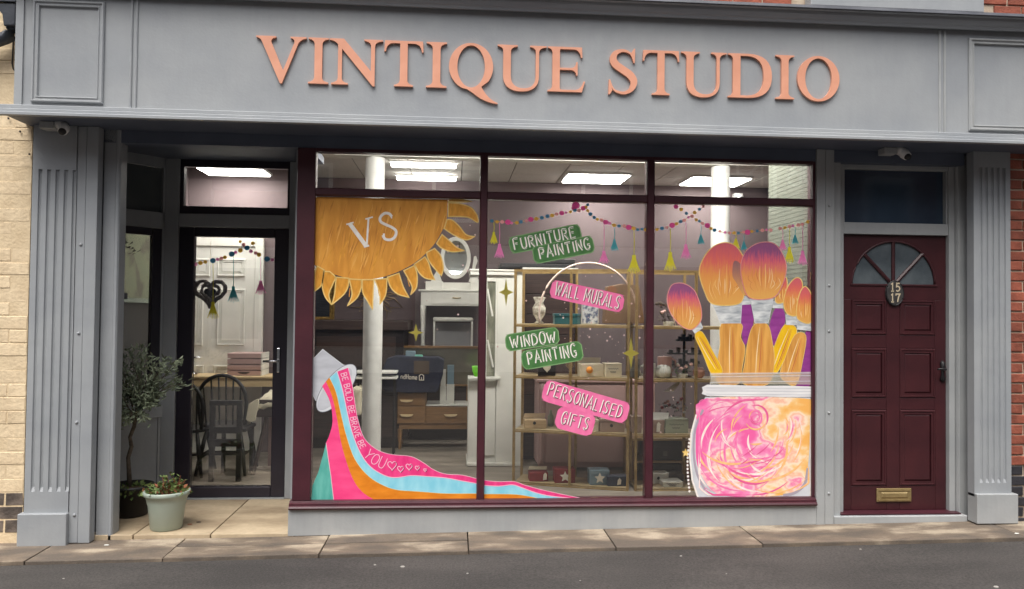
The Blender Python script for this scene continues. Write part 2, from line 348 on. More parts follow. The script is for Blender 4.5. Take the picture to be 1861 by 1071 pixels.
# ------------------------------------------------------------------ neighbouring and upper brickwork
def brickwork(name, label, x0, x1, y, z0, z1, bl, bh, mort, bmat, mmat, rsd, low=None, recess=.006, skip=None, clip_right=None, group=None):
    """mortar backing (the thing) with every brick an object of its own"""
    rr = random.Random(rsd)
    back = MB().box(x0, x1, y+recess, y+.25, z0, z1).build(name, mmat, None); tag(back, label, 'brick wall', group)
    variants = {}
    def brick_mesh(length, mat, k):
        key = (round(length, 3), mat.name, k)
        if key not in variants:
            m = MB(); e = .004
            j = lambda: rr.uniform(-.0025, .0025)
            hx, hz = length/2, (bh-mort)/2
            fr = [(-hx+j(), 0, -hz+j()), (hx+j(), 0, -hz+j()), (hx+j(), 0, hz+j()), (-hx+j(), 0, hz+j())]
            fi = [(x*(1-e/hx), -.005, z*(1-e/hz)) for x, _, z in fr]; bk = [(x, .03, z) for x, _, z in fr]
            m.v = fi+fr+bk; m.f = [(0, 1, 2, 3)]+[q for a in range(4) for q in ((a, a+4, (a+1) % 4+4, (a+1) % 4), (a+4, a+8, (a+1) % 4+8, (a+1) % 4+4))]
            me = bpy.data.meshes.new('brick'); me.from_pydata(m.v, [], m.f); me.materials.append(mat); variants[key] = me
        return variants[key]
    row = 0; z = z0
    while z+bh <= z1+.001:
        off = (row % 2)*bl/2; x = x0-off
        while x < x1-.03:
            a, b = max(x, x0), min(x+bl-mort, x1)
            if b-a > .03 and not (skip and skip(a, b, z, z+bh)):
                mt = low[1] if (low and z < low[0]) else bmat
                o = bpy.data.objects.new('brick', brick_mesh(b-a, mt, rr.randrange(4))); COL.objects.link(o); o.parent = back
                o.location = Vector(((a+b)/2, y+rr.uniform(-.003, .002), z+bh/2))-ORG[back.name]
            x += bl
        z += bh; row += 1
    return back
brickwork('brick_wall', 'cream painted brick wall with sooty bare base beside the fluted pilaster', -4.0, -2.83, -.02, -.06, 4.05, .235, .09, .006, CREAMB, CREAMM, 1, low=(.3, DARKB), recess=-.0042)
brickwork('brick_wall', 'bare red brick wall with black painted base beside the maroon door', 4.075, 4.75, -.03, .0, 3.45, .225, .075, .011, REDB, REDM, 2, low=(.40, BLKB))
def hole(a, b, z, zt): return b > 2.56 and a < 3.93 and zt > 3.79
brickwork('brick_wall', 'red brick upper wall with pale mortar above the shop fascia', -2.8, 5.6, .10, 3.60, 4.30, .225, .075, .011, REDB, REDM, 5, skip=hole)
# window over the shop with its painted sill
uw = thing('upstairs_window', 'grey painted stone sill and white window above the fascia', 'window', (3.24, .1, 3.80))
MB().box(2.578, 3.912, .0, .098, 3.80, 3.935).build('window_sill', GREY, uw, bevel=.006)
MB().box(2.60, 2.67, .03, .097, 3.937, 4.7).box(3.82, 3.89, .03, .097, 3.937, 4.7).box(2.672, 3.818, .03, .097, 3.937, 4.0).build('window_frame', WPAINT, uw, bevel=.004)
MB().box(2.672, 3.818, .07, .078, 4.001, 4.7).build('pane', GLASSB, uw)

# downpipe and cable on the cream wall
dp = thing('downpipe', 'black cast iron downpipe with hopper head on the cream wall', 'drainpipe', (-2.93, -.1, 3.0))
hx = [at(px, py, -.12) for px, py in ((-6, 11), (37, 11), (35, 52), (14, 52), (11, 30))]
MB().prism([(x, z) for x, z in hx], -.17, -.05).build('hopper_head', PIPE, dp, bevel=.008)
rim = [at(px, py, -.12) for px, py in ((-8, 10), (38, 9))]
MB().box(rim[0][0], rim[1][0], -.18, -.04, rim[1][1]-.004, rim[1][1]+.012).build('hopper_rim', PIPE, dp, bevel=.003)
pts = [at(px, py, -.11) for px, py in ((25, 46), (24, 56), (20, 63), (10, 69), (-10, 76), (-60, 97), (-140, 130))]
MB().tube([(x, -.11, z) for x, z in pts], .042, 14).build('pipe', PIPE, dp, smooth=True)
pts = [at(px, py, -.06) for px, py in ((20, 75), (19, 100), (18, 113), (20, 123), (26, 130), (33, 136))]
pts0 = [at(px, py, -.06) for px, py in ((23, -30), (23, 0), (22, 10), (21, 40), (20, 75))]
c = MB().tube([(x, -.034, z) for x, z in pts0+pts[1:]], .005, 6).build('cable', CABLE, None, smooth=True); tag(c, 'thin brown cable running down the cream wall behind the pipe', 'cable')
# old fixings in the cream wall
for px, py, lab in ((17, 216, 'small rusty wall fixing just under the left end of the cornice'), (38, 240, 'small rusty wall fixing in the cream brick, middle of three'), (55, 281, 'small rusty wall fixing lowest of three, touching the fluted pilaster')):
    x, z = at(px, py, -.03); o = MB().lathe((x, -.04, z-.006), [(.006, 0), (.006, .012)], 8).build('wall_plug', CABLE, None); tag(o, lab, 'fixing', 'rusty fixings in the cream wall')

# ------------------------------------------------------------------ shopfront joinery
sf = thing('shopfront', 'grey painted shopfront with fascia, fluted pilasters and low stall riser', 'shopfront', (0, 0, 0))
FX0, FX1 = -2.787, 4.19
fa = MB().box(FX0, FX1, -.30, .09, 2.80, 3.56).build('fascia', GREY, sf)
# upper cornice: stepped moulding with lead on top
MB().profile_x([(.09, 3.562), (-.312, 3.562), (-.320, 3.536), (-.345, 3.532), (-.352, 3.548), (-.362, 3.556), (-.378, 3.58), (-.384, 3.60), (-.402, 3.604), (-.402, 3.618), (.09, 3.640)], FX0-.07, FX1+.07).build('upper_cornice', GREYD, sf)
MB().profile_x([(.094, 3.643), (-.41, 3.621), (-.416, 3.606), (-.421, 3.606), (-.415, 3.627), (.094, 3.650)], FX0-.08, FX1+.08).build('lead_flashing', LEAD, sf)
# lower cornice: three rounded steps, light grey
MB().profile_x([(.09, 2.797), (-.318, 2.806), (-.340, 2.808), (-.346, 2.804), (-.346, 2.785), (-.339, 2.781), (-.339, 2.777), (-.374, 2.776), (-.378, 2.772), (-.378, 2.757), (-.370, 2.753), (-.370, 2.749), (-.410, 2.748), (-.416, 2.743), (-.416, 2.727), (-.38, 2.724), (-.30, 2.755), (.09, 2.755)], FX0-.085, FX1+.085).build('lower_cornice', GREY, sf)
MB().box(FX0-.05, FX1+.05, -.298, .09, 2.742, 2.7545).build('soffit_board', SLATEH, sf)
def frame_moulding(x0, x1, z0, z1, y, wd=.042, dp=.02):
    mb = MB()
    def ringpt(t, yy): return [(x0+t, yy, z0+t), (x1-t, yy, z0+t), (x1-t, yy, z1-t), (x0+t, yy, z1-t)]
    prof = [(0, y), (0, y-dp*.6), (.006, y-dp), (.014, y-dp), (.018, y-dp*.55), (.028, y-dp*.5), (.033, y-dp*.8), (wd-.004, y-dp*.75), (wd, y)]
    for t, yy in prof: mb.v += ringpt(t, yy)
    for k in range(len(prof)-1):
        for i in range(4): j = (i+1) % 4; mb.f.append((4*k+i, 4*k+j, 4*k+4+j, 4*k+4+i))
    return mb
for x0, x1 in ((-2.697, -2.255), (3.572, 4.03)):
    frame_moulding(x0, x1, 2.835, 3.493 if x0 < 0 else 3.485, -.30).build('panel_moulding', GREYT if x0 > 0 else GREY, sf)
for x in (-2.088, -2.056, 3.364, 3.400):
    MB().profile_z([(x-.009, -.301), (x-.006, -.309), (x, -.312), (x+.006, -.309), (x+.009, -.301)], 2.8105, 3.530).build('bead', GREYT if x > 0 else GREY, sf)
MB().box(FX0-.012, FX0+.035, -.312, -.301, 2.8105, 3.531).build('end_board', GREY, sf)
# header above the windows
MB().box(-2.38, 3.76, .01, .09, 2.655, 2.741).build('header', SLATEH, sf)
def flute_profile(x0, x1, y, xs, hw, dp):
    p = [(x0, y+.075), (x0, y)]
    for x in xs:
        p += [(x-hw, y), (x-hw*.7, y+dp*.8), (x, y+dp), (x+hw*.7, y+dp*.8), (x+hw, y)]
    return p+[(x1, y), (x1, y+.075)]
def pilaster(x0, x1, zb, flutes, z0, z1, pl, side):
    y = -.08
    sh = MB()
    sh.profile_z([(a, b) for a, b in reversed(flute_profile(x0, x1, y, flutes, .013, .014))], z0, z1)
    sh.box(x0, x1, y, y+.075, zb+.19, z0); sh.box(x0, x1, y, y+.075, z1, 2.741)
    for f in flutes:      # sloped stops at the foot of each flute
        k = len(sh.v); sh.v += [(f-.012, y+.001, z0), (f+.012, y+.001, z0), (f+.010, y+.013, z0+.028), (f-.010, y+.013, z0+.028)]; sh.f.append((k, k+1, k+2, k+3))
    p = sh.build('pilaster', GREY, sf)
    MB().box(x0-pl, x1+(.005 if side < 0 else .03), y-.03, y+.076, zb, zb+.212).build('plinth', GREYT if side > 0 else GREY, p, bevel=.005)
    return p
lp = pilaster(-2.795, -2.517, -.036, [-2.744+i*.0545 for i in range(5)], .315, 2.445, .026, -1)
rp = pilaster(3.768, 4.05, .048, [3.822+i*.0445 for i in range(5)], .335, 2.625, .0, 1)
for x0, x1, y in ((-2.514, -2.455, -.074), (-2.452, -2.377, -.080)):
    MB().box(x0, x1, y, -.004, -.025, 2.741).build('cover_board', GREY, sf, bevel=.004)
for z in (.16, .77, 1.36, 1.95):
    MB().tube([(-2.478, -.073, z), (-2.478, -.079, z), (-2.478, -.083, z)], [.011, .010, .005], 10).build('bolt_head', GREY, sf, smooth=True)
# recessed corner post of the lobby
MB().profile_z([(-2.376, .01), (-2.30, .01), (-2.292, .0), (-2.276, .0), (-2.268, .012), (-2.268, .11), (-2.376, .11)], -.03, 2.741).build('corner_post', GREY, sf)
# post between shop window and front door
MB().box(2.622, 2.685, -.012, .10, .005, 2.741).build('door_post', GREYT, sf, bevel=.004)
MB().box(2.688, 2.755, -.006, .10, .008, 2.741).build('door_post', GREYT, sf, bevel=.004)
for z in (.25, .83, 1.42, 1.75, 2.33):
    MB().tube([(2.716, -.005, z), (2.716, -.011, z), (2.716, -.014, z)], [.010, .009, .004], 10).build('bolt_head', GREYT, sf, smooth=True)
# stall riser under the shop window
mb = MB(); x0, x1 = -1.105, 2.62
mb.v = [(x0, -.01, zg(x0)+.006), (x1, -.01, zg(x1)+.006), (x1, -.01, .166), (x0, -.01, .166), (x0, .09, zg(x0)+.006), (x1, .09, zg(x1)+.006), (x1, .09, .166), (x0, .09, .166)]
mb.f = [(0, 1, 2, 3), (4, 7, 6, 5), (0, 3, 7, 4), (1, 5, 6, 2), (3, 2, 6, 7)]
mb.build('stall_riser', GREYT, sf)
# raised sign letters -------------------------------------------------
def path(*seg):
    out = []
    for s in seg:
        if len(s) == 2: out.append(s)
        else:
            a = out[-1]
            for i in range(1, 9):
                t = i/8; out.append(((1-t)**2*a[0]+2*t*(1-t)*s[0]+t*t*s[2], (1-t)**2*a[1]+2*t*(1-t)*s[1]+t*t*s[3]))
    return out
def ell(cx, cy, rx, ry, a0=0, a1=360, n=40):
    k = n if a1-a0 >= 360 else n+1
    return [(cx+rx*math.cos(R(a0+(a1-a0)*i/n)), cy+ry*math.sin(R(a0+(a1-a0)*i/n))) for i in range(k)]
def glyph_I(w=.42):
    a, b = w/2-.08, w/2+.08
    return [path((0, 0), (w, 0), (w, .03), (b, .045, b, .15), (b, .85), (b, .955, w, .97), (w, 1), (0, 1), (0, .97), (a, .955, a, .85), (a, .15), (a, .045, 0, .03))]
def glyph_T(w=.83):
    c = w/2; a, b = c-.08, c+.08
    return [path((c-.2, 0), (c+.2, 0), (c+.2, .03), (b, .045, b, .15), (b, .945), (w-.2, .945), (w-.05, .94, w-.035, .76), (w, .76), (w-.015, 1), (.015, 1), (0, .76), (.035, .76), (.05, .94, .2, .945), (a, .945), (a, .15), (a, .045, c-.2, .03))]
S_C = [(.555, .73), (.50, .88), (.41, .95), (.29, .965), (.16, .90), (.115, .77), (.17, .65), (.32, .54), (.47, .43), (.555, .29), (.52, .13), (.41, .035), (.28, .02), (.13, .09), (.05, .28)]
S_W = [.025, .035, .05, .065, .11, .15, .165, .165, .165, .15, .11, .07, .055, .035, .025]
def glyph_S():
    P = smooth_open(S_C, 5); Wd = []
    for i in range(len(S_C)-1): Wd += [S_W[i]+(S_W[i+1]-S_W[i])*j/5 for j in range(5)]
    Wd.append(S_W[-1]); l, r = [], []
    for i, p in enumerate(P):
        a, b = P[max(i-1, 0)], P[min(i+1, len(P)-1)]; d = math.hypot(b[0]-a[0], b[1]-a[1]) or 1
        n = (-(b[1]-a[1])/d, (b[0]-a[0])/d); l.append((p[0]+n[0]*Wd[i]/2, p[1]+n[1]*Wd[i]/2)); r.append((p[0]-n[0]*Wd[i]/2, p[1]-n[1]*Wd[i]/2))
    return [l+r[::-1]]
S_EXTRA = [[(.545, .70), (.575, .70), (.58, 1.02), (.555, 1.02), (.50, .93), (.52, .86)], [(.06, .31), (.03, .31), (.02, -.02), (.05, -.02), (.105, .07), (.085, .14)]]
GLY = {
 'I': (glyph_I(), .42), 'T': (glyph_T(), .83),
 'V': ([path((0, 1), (.42, 1), (.42, .97), (.30, .955, .325, .86), (.575, .26), (.80, .86), (.83, .955, .72, .97), (.72, 1), (1.06, 1), (1.06, .97), (.94, .95, .89, .86), (.555, -.02), (.515, -.02), (.13, .86), (.10, .955, 0, .97))], 1.06),
 'N': ([path((.0, 0), (.34, 0), (.34, .03), (.215, .045, .215, .15), (.215, .78), (.84, -.02), (.88, -.02), (.88, .85), (.88, .955, 1.04, .97), (1.04, 1), (.66, 1), (.66, .97), (.80, .955, .80, .85), (.80, .31), (.25, 1), (-.04, 1), (-.04, .97), (.08, .95, .135, .87), (.135, .15), (.135, .045, .0, .03))], 1.0),
 'Q': ([ell(.45, .49, .45, .52, -38, 250, 34)+path((.36, -.005), (.50, -.10), (.70, -.29, 1.0, -.32), (1.0, -.30), (.80, -.23, .66, .05)), ell(.45, .49, .28, .465)[::-1]], .93),
 'U': ([path((0, 1), (.42, 1), (.42, .97), (.28, .955, .28, .85), (.28, .32), (.28, .05, .55, .045), (.80, .05, .80, .32), (.80, .85), (.80, .955, .68, .97), (.68, 1), (1.03, 1), (1.03, .97), (.87, .955, .87, .85), (.87, .32), (.87, -.02, .5, -.025), (.12, -.02, .12, .32), (.12, .85), (.12, .955, 0, .97))], 1.03),
 'E': ([path((0, 0), (.74, 0), (.81, .24), (.775, .24), (.72, .05, .58, .045), (.31, .045), (.26, .045, .26, .1), (.26, .49), (.5, .49), (.6, .485, .615, .37), (.645, .37), (.645, .67), (.615, .67), (.6, .54, .5, .535), (.26, .535), (.26, .95), (.56, .95), (.69, .945, .715, .77), (.745, .77), (.735, 1), (0, 1), (0, .97), (.1, .955, .1, .85), (.1, .15), (.1, .045, 0, .03))], .81),
 'S': (glyph_S(), .63),
 'D': ([path((0, 0), (.42, 0), (.93, .0, .93, .5), (.93, 1, .42, 1), (0, 1), (0, .97), (.1, .955, .1, .85), (.1, .15), (.1, .045, 0, .03)), path((.26, .05), (.40, .05), (.755, .06, .755, .5), (.755, .94, .40, .95), (.26, .95))], .93),
 'O': ([ell(.45, .49, .45, .52), ell(.45, .49, .285, .465)[::-1]], .9),
}
sg = thing('shop_sign', 'raised peach copper serif letters reading VINTIQUE STUDIO on the grey fascia', 'shop sign', (.67, -.3, 3.005))
LY0, LY1 = -.319, -.3008
for ch, p0, p1, ym in (('V', 464.7, 556.5, 106), ('I', 560, 597, 108), ('N', 602, 692, 110), ('T', 698, 769.5, 113), ('I', 774.6, 812, 116), ('Q', 816, 899, 120), ('U', 904, 993.5, 124), ('E', 995.5, 1063.8, 127), ('S', 1104.4, 1158.5, 131), ('T', 1168, 1234.7, 135), ('U', 1238, 1321, 138), ('D', 1323.5, 1403, 140), ('I', 1410, 1443.6, 143), ('O', 1449.4, 1525.8, 146)):
    xa, xb = at(p0, ym, LY0)[0], at(p1, ym, LY0)[0]; loops, gw = GLY[ch]; sx = (xb-xa)/gw; zb, sz = 3.010, .302
    T = lambda l: [(xa+x*sx, zb+z*sz) for x, z in l]
    mb = MB().prism(T(loops[0]), LY0, LY1, holes=[T(l) for l in loops[1:]], back=False)
    if ch == 'S':
        for e in S_EXTRA: mb.prism(T(e), LY0+.0006, LY1, back=False)
    mb.build('letter', COPPER, sg)

# ------------------------------------------------------------------ main shop window
WY0, WY1, GY = .0, .085, .040
sw = thing('shop_window', 'maroon framed shop window of six panes over the stall riser', 'shop window', (.8, .04, .168))
MB().box(-1.085, -.962, WY0, WY1, .225, 2.654).build('jamb', MAROON, sw, bevel=.004)
MB().box(2.600, 2.620, WY0+.01, WY1, .225, 2.654).build('jamb', MAROON, sw)
MB().box(-.960, 2.598, WY0+.004, WY1, 2.632, 2.654).build('head', MAROON, sw)
MB().profile_x([(-.03, .168), (-.036, .180), (-.030, .190), (-.018, .194), (-.018, .206), (-.004, .212), (.0, .2225), (.085, .2225), (.085, .168)], -1.1, 2.6195).build('sill', MAROON, sw)
for x0, x1 in ((.178, .233), (1.374, 1.430)):
    MB().profile_z([(x0, .08), (x0, .012), (x0+.008, .0), (x1-.008, .0), (x1, .012), (x1, .08)], .2235, 2.631).build('mullion', MAROON, sw)
for x0, x1 in ((-.9615, .1775), (.2335, 1.3735), (1.4305, 2.5995)):
    MB().profile_x([(.07, 2.325), (.016, 2.325), (.005, 2.334), (.005, 2.372), (.016, 2.380), (.07, 2.380)], x0, x1).build('transom', MAROON, sw)
for x0, x1 in ((-.9615, .1775), (.2335, 1.3735), (1.4305, 2.5995)):
    for z0, z1 in ((.2235, 2.3245), (2.3805, 2.6315)): MB().box(x0, x1, GY, GY+.006, z0, z1).build('pane', GLASS, sw)

# ------------------------------------------------------------------ front door 15 / 17
DX0, DX1, DZ0, DZ1, DY = 2.877, 3.687, .096, 2.136, .12
fr = thing('door_frame', 'grey painted door frame with blue dark transom light above the maroon door', 'door frame', (3.28, .1, .03))
MB().box(2.757, 2.822, .03, .20, .03, 2.741).build('jamb', GREYT, fr, bevel=.003)
MB().box(2.824, 2.874, .085, .20, .09, 2.70).build('jamb', GREYT, fr, bevel=.003)
MB().box(3.690, 3.735, .085, .20, .09, 2.70).build('jamb', GREYT, fr, bevel=.003)
MB().profile_z([(3.737, .20), (3.737, .07), (3.742, .055), (3.756, .055), (3.762, .07), (3.762, .20)], .08, 2.70).build('architrave', GREYT, fr)
MB().box(3.764, 3.90, .065, .20, .055, 2.741).build('side_board', GREYT, fr)
MB().box(2.875, 3.689, .09, .20, 2.140, 2.226).build('transom_rail', GREYT, fr, bevel=.004)
MB().box(2.875, 3.689, .09, .20, 2.625, 2.70).build('head_rail', GREYT, fr, bevel=.004)
MB().profile_x([(.07, 2.705), (.07, 2.715), (.055, 2.722), (.055, 2.738), (.20, 2.738), (.20, 2.705)], 2.824, 3.763).build('head_moulding', GREYT, fr)
MB().box(2.877, 2.888, .10, .15, 2.227, 2.624).box(3.676, 3.6885, .10, .15, 2.227, 2.624).build('glazing_bead', GREYT, fr)
MB().box(2.889, 3.675, .135, .141, 2.227, 2.624).build('pane', GLASSB, fr)
MB().profile_x([(.20, .03), (-.005, .03), (-.005, .078), (.0, .083), (.20, .083)], 2.758, 3.765).build('threshold', GREYT, fr)
MB().profile_x([(.20, .084), (.03, .084), (.02, .089), (.02, .094), (.10, .0945), (.20, .0945)], 2.824, 3.737).build('sill', MAROON, fr)
dr = thing('front_door', 'maroon panelled front door with fan light and numbers fifteen and seventeen', 'door', (3.28, .14, .096))
def DP(px, py): return at(px, py, DY)
MB().box(DX0, DX1, DY+.014, DY+.05, DZ0, DZ1).build('door_leaf', DOORM, dr)
arc = [DP(1624+76*math.cos(R(a)), 518-79*math.sin(R(a))) for a in range(0, 181, 6)]
zt = DP(1624, 545)[1]
MB().prism([(DX0, zt), (DX1, zt), (DX1, DZ1), (DX0, DZ1)], DY, DY+.0135, holes=[arc], back=False).build('top_panel', DOORM, dr)
cols = [(DP(1547, 600)[0], DP(1611, 600)[0]), (DP(1635, 600)[0], DP(1699.5, 600)[0])]
rows = [(DP(1600, 609)[1], zt-.0005), (DP(1600, 723)[1], DP(1600, 633)[1]), (DP(1600, 883)[1], DP(1600, 745)[1])]
for x0, x1 in ((DX0, cols[0][0]), (cols[0][1], cols[1][0]), (cols[1][1], DX1)):
    MB().box(x0, x1, DY, DY+.0135, DZ0, zt-.0006).build('stile', DOORM, dr, bevel=.004)
zr = [(DZ0, rows[2][0]), (rows[2][1], rows[1][0]), (rows[1][1], rows[0][0])]
for x0, x1 in cols:
    for z0, z1 in zr: MB().box(x0+.0005, x1-.0005, DY+.0005, DY+.0135, z0, z1).build('rail', DOORM, dr, bevel=.004)
    for z0, z1 in rows:
        mb = frame_moulding(x0+.001, x1-.001, z0+.001, z1-.001, DY+.0137, wd=.02, dp=.02)
        mb.frustum(x0+.024, x1-.024, z0+.024, z1-.024, DY+.0136, DY+.002, .022); mb.build('panel', DOORM, dr)
cx, cz = DP(1624, 519)
spokes = [0, 45, 90, 135, 180]
for a0, a1 in zip(spokes, spokes[1:]):
    pts = [DP(1624+74*math.cos(R(a0+(a1-a0)*i/8)), 517-77*math.sin(R(a0+(a1-a0)*i/8))) for i in range(9)]+[(cx, cz)]
    MB().prism(pts, DY+.012, DY+.0138, sides=False).build('fan_light_pane', FROST, dr)
for a in (45, 90, 135):
    p = DP(1624+76*math.cos(R(a)), 517-79*math.sin(R(a))); MB().tube([(cx, DY+.008, cz), (p[0], DY+.008, p[1])], .014, 6).build('glazing_bar', DOORM, dr)
mb = MB().tube([(x, DY+.004, z) for x, z in arc], .008, 6)
mb.build('fan_light_bead', DOORM, dr, smooth=True)
MB().box(arc[-1][0]-.01, arc[0][0]+.01, DY-.008, DY+.010, cz-.006, cz+.010).build('fan_light_rail', DOORM, dr, bevel=.003)
# number plaque
px_, pz_ = DP(1624.5, 533)
pl = MB().tube([(px_, DY+.0, pz_), (px_, DY-.012, pz_), (px_, DY-.018, pz_)], [.070, .070, .060], 28)
pl.v = [(px_+(x-px_)*1.0, y, pz_+(z-pz_)*1.36) for x, y, z in pl.v]
plo = pl.build('number_plaque', mk('slate_plaque', (52, 50, 50), (72, 70, 68), scale=20, rough=.5), dr)
pr = MB().tube([(px_+.066*math.cos(R(a)), DY-.014, pz_+.090*math.sin(R(a))) for a in range(0, 361, 12)], .005, 6); pr.build('plaque_rim', BLACK, plo)
NUMM = mk('cream_number_paint', (206, 190, 160), rough=.5)
DIG = {'1': [[(.2, .82), (.42, 1), (.42, 0)], [(.2, .0), (.64, .0)]], '5': [[(.68, .98), (.24, .98), (.2, .56), (.4, .62), (.62, .52), (.7, .3), (.58, .08), (.36, .0), (.14, .1)]], '7': [[(.1, .8), (.14, .98), (.72, .98), (.5, .6), (.36, 0)]]}
for txt, dz in (('15', .014), ('17', -.066)):
    for k, chd in enumerate(txt):
        mb = MB()
        for s in DIG[chd]: ribbon(mb, [(px_-.042+k*.042+x*.05, pz_+dz+z*.06) for x, z in s], .0095, DY-.0188)
        mb.build('number', NUMM, plo)
# letterbox
x0, z0 = DP(1592, 912); x1, z1 = DP(1655, 887)
lb = MB().box(x0, x1, DY-.012, DY+.001, z0, z1).build('letterbox', BRASS, dr, bevel=.004)
MB().frustum(x0+.03, x1-.03, z0+.028, z1-.028, DY-.0125, DY-.018, .008).build('letterbox_flap', BRASS, lb)
mb = MB()
for s in (0, 1): mb.box(x0+.012, x1-.012, DY-.0165, DY-.0122, (z0+.010, z1-.018)[s], (z0+.018, z1-.010)[s])
mb.build('letterbox_ridge', BRASS, lb)
# lever handle on an ornate backplate
hx_, hz_ = DP(1712, 671)
hd = MB().tube([(hx_, DY-.001, hz_+.065), (hx_, DY-.006, hz_+.045), (hx_, DY-.008, hz_), (hx_, DY-.008, hz_-.045), (hx_, DY-.006, hz_-.075), (hx_, DY-.002, hz_-.10)], [.004, .020, .013, .010, .022, .004], 10).build('handle_plate', BLACKW, dr, smooth=True)
MB().tube([(hx_, DY-.005, hz_), (hx_, DY-.045, hz_), (hx_-.01, DY-.05, hz_+.002), (hx_-.06, DY-.05, hz_+.004), (hx_-.065, DY-.045, hz_-.004)], [.010, .009, .008, .007, .005], 8).build('lever', BLACKW, hd, smooth=True)

# ------------------------------------------------------------------ entrance lobby
ld = thing('entrance_door', 'dark framed glazed entrance door with chrome handle in the recessed lobby', 'door', (-1.78, 1.03, .01))
LY = 1.0
MB().box(-2.215, -2.099, LY, LY+.07, .012, 2.19).build('stile', ANTH, ld, bevel=.006)
MB().box(-1.458, -1.345, LY, LY+.07, .012, 2.19).build('stile', ANTH, ld, bevel=.006)
MB().box(-2.098, -1.459, LY+.001, LY+.069, 2.117, 2.19).build('rail', ANTH, ld, bevel=.006)
MB().box(-2.098, -1.459, LY+.001, LY+.069, .012, .098).build('rail', ANTH, ld, bevel=.006)
MB().box(-2.098, -1.459, LY+.03, LY+.036, .099, 2.116).build('pane', GLASS, ld)
hx_, hz_ = at(506, 655, LY)
hd = MB().box(hx_-.013, hx_+.013, LY-.014, LY, hz_-.10, hz_+.10).build('handle_plate', CHROME, ld, bevel=.005)
MB().tube([(hx_, LY-.014, hz_-.004), (hx_, LY-.05, hz_-.004), (hx_-.012, LY-.055, hz_-.004), (hx_-.11, LY-.055, hz_-.006)], [.009, .009, .010, .009], 10).build('lever', CHROME, hd, smooth=True)
en = thing('lobby_frame', 'grey painted lobby joinery framing the entrance door and its transom light', 'door frame', (-1.8, 1.0, .0))
MB().box(-2.325, -2.218, LY-.02, LY+.08, .004, 2.74).build('post', GREY, en, bevel=.004)
MB().box(-1.342, -1.275, LY-.02, LY+.08, .004, 2.74).build('post', GREY, en, bevel=.004)
MB().box(-2.217, -1.343, LY-.012, LY+.08, 2.195, 2.30).build('transom_rail', GREY, en, bevel=.004)
f = MB().prism([(-2.216, 2.302), (-1.344, 2.302), (-1.344, 2.74), (-2.216, 2.74)], LY, LY+.06, holes=[[(-2.187, 2.362), (-1.362, 2.362), (-1.362, 2.684), (-2.187, 2.684)]])
f.build('transom_frame', ANTH, en)
MB().box(-2.1865, -1.3625, LY+.03, LY+.036, 2.3625, 2.6835).build('pane', GLASS, en)
MB().box(-2.217, -1.343, LY-.03, LY+.08, .004, .0115).build('door_sill', GREYT, en)
# closing walls of the lobby (seen only edge-on) and its soffit
lw = MB().profile_z([(-1.112, .088), (-1.088, .088), (-1.16, 1.08), (-1.276, 1.08)], .0, 2.74).build('lobby_wall', GREY); tag(lw, kind='structure')
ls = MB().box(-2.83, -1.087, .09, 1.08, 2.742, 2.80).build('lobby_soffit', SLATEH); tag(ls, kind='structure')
# splayed side window in the nook behind the pilaster
C_, D_ = Vector((-2.82, .44)), Vector((-2.326, 1.0)); u2 = (D_-C_).normalized(); n2 = Vector((u2.y, -u2.x))   # n2 towards the lobby
Ls = (D_-C_).length
sp = thing('side_window', 'splayed grey side window behind the olive tree in the lobby nook', 'window', (-2.57, .72, .0))
def splay(a0, a1, d0, d1, z0, z1):
    mb = MB(); c = C_+u2*((a0+a1)/2)+n2*((d0+d1)/2); return mb.obox(c, u2, (a1-a0)/2, n2, (d1-d0)/2, z0, z1)
splay(0, Ls, -.05, .0, .003, .66).build('stall_panel', GREY, sp)
splay(0, Ls, -.06, .025, .662, .76).build('sill_rail', GREY, sp, bevel=.004)
splay(0, Ls, -.05, .012, 2.17, 2.30).build('transom_rail', GREY, sp, bevel=.004)
splay(0, Ls, -.05, .012, 2.66, 2.741).build('head_rail', GREY, sp)
splay(Ls-.0295, Ls+.012, -.05, .012, .003, 2.741).build('corner_stile', GREY, sp)
splay(Ls-.10, Ls-.03, -.045, .004, .762, 2.168).build('inner_stile', ANTH, sp)
splay(0, Ls-.11, -.045, .004, 2.11, 2.168).build('inner_rail', ANTH, sp)
splay(0, Ls-.102, -.025, -.019, .762, 2.108).build('pane', GLASSD, sp)
splay(0, Ls-.03, -.025, -.019, 2.302, 2.658).build('pane', GLASSG, sp)
nw = MB().box(-2.90, -2.825, .09, .46, .0, 2.741).box(-2.84, -2.37, .078, .12, .0, 2.741).build('nook_wall', GREY); tag(nw, kind='structure')
# stand-ins for the reflection in the splayed glass: pale print, sill and plant
def SPL(a, d, z): c = C_+u2*a+n2*d; return (c.x, c.y, z)
pr_ = thing('reflection_print', 'pale print standing in for the street reflected in the splayed side window', 'picture', (-2.81, 1.65, 1.58))
MB().box(-2.822, -2.80, 1.10, 2.12, 1.58, 2.36).build('frame', WPAINT, pr_)
MB().box(-2.7995, -2.797, 1.14, 2.08, 1.62, 2.32).build('print', mk('street_reflection_tone', (206, 200, 178), (176, 160, 150), scale=5, c3=(214, 206, 180), rough=.7), pr_)
ws = MB().obox(C_+u2*.24+n2*-.15, u2, .26, n2, .06, 1.60, 1.65).build('window_shelf', mk('lilac_shelf', (112, 100, 124), rough=.6)); tag(ws, 'narrow lilac shelf behind the splayed side window', 'shelf')
sp_pl = thing('spiky_plant', 'small spiky green plant in a glass jar on the lilac shelf', 'plant', SPL(.26, -.15, 1.65))
jar = MB().lathe(SPL(.26, -.15, 1.651), [(.03, 0), (.036, .03), (.03, .10), (.024, .12)], 12).build('jar', mk('green_jar', (96, 122, 84), rough=.3), sp_pl, smooth=True)
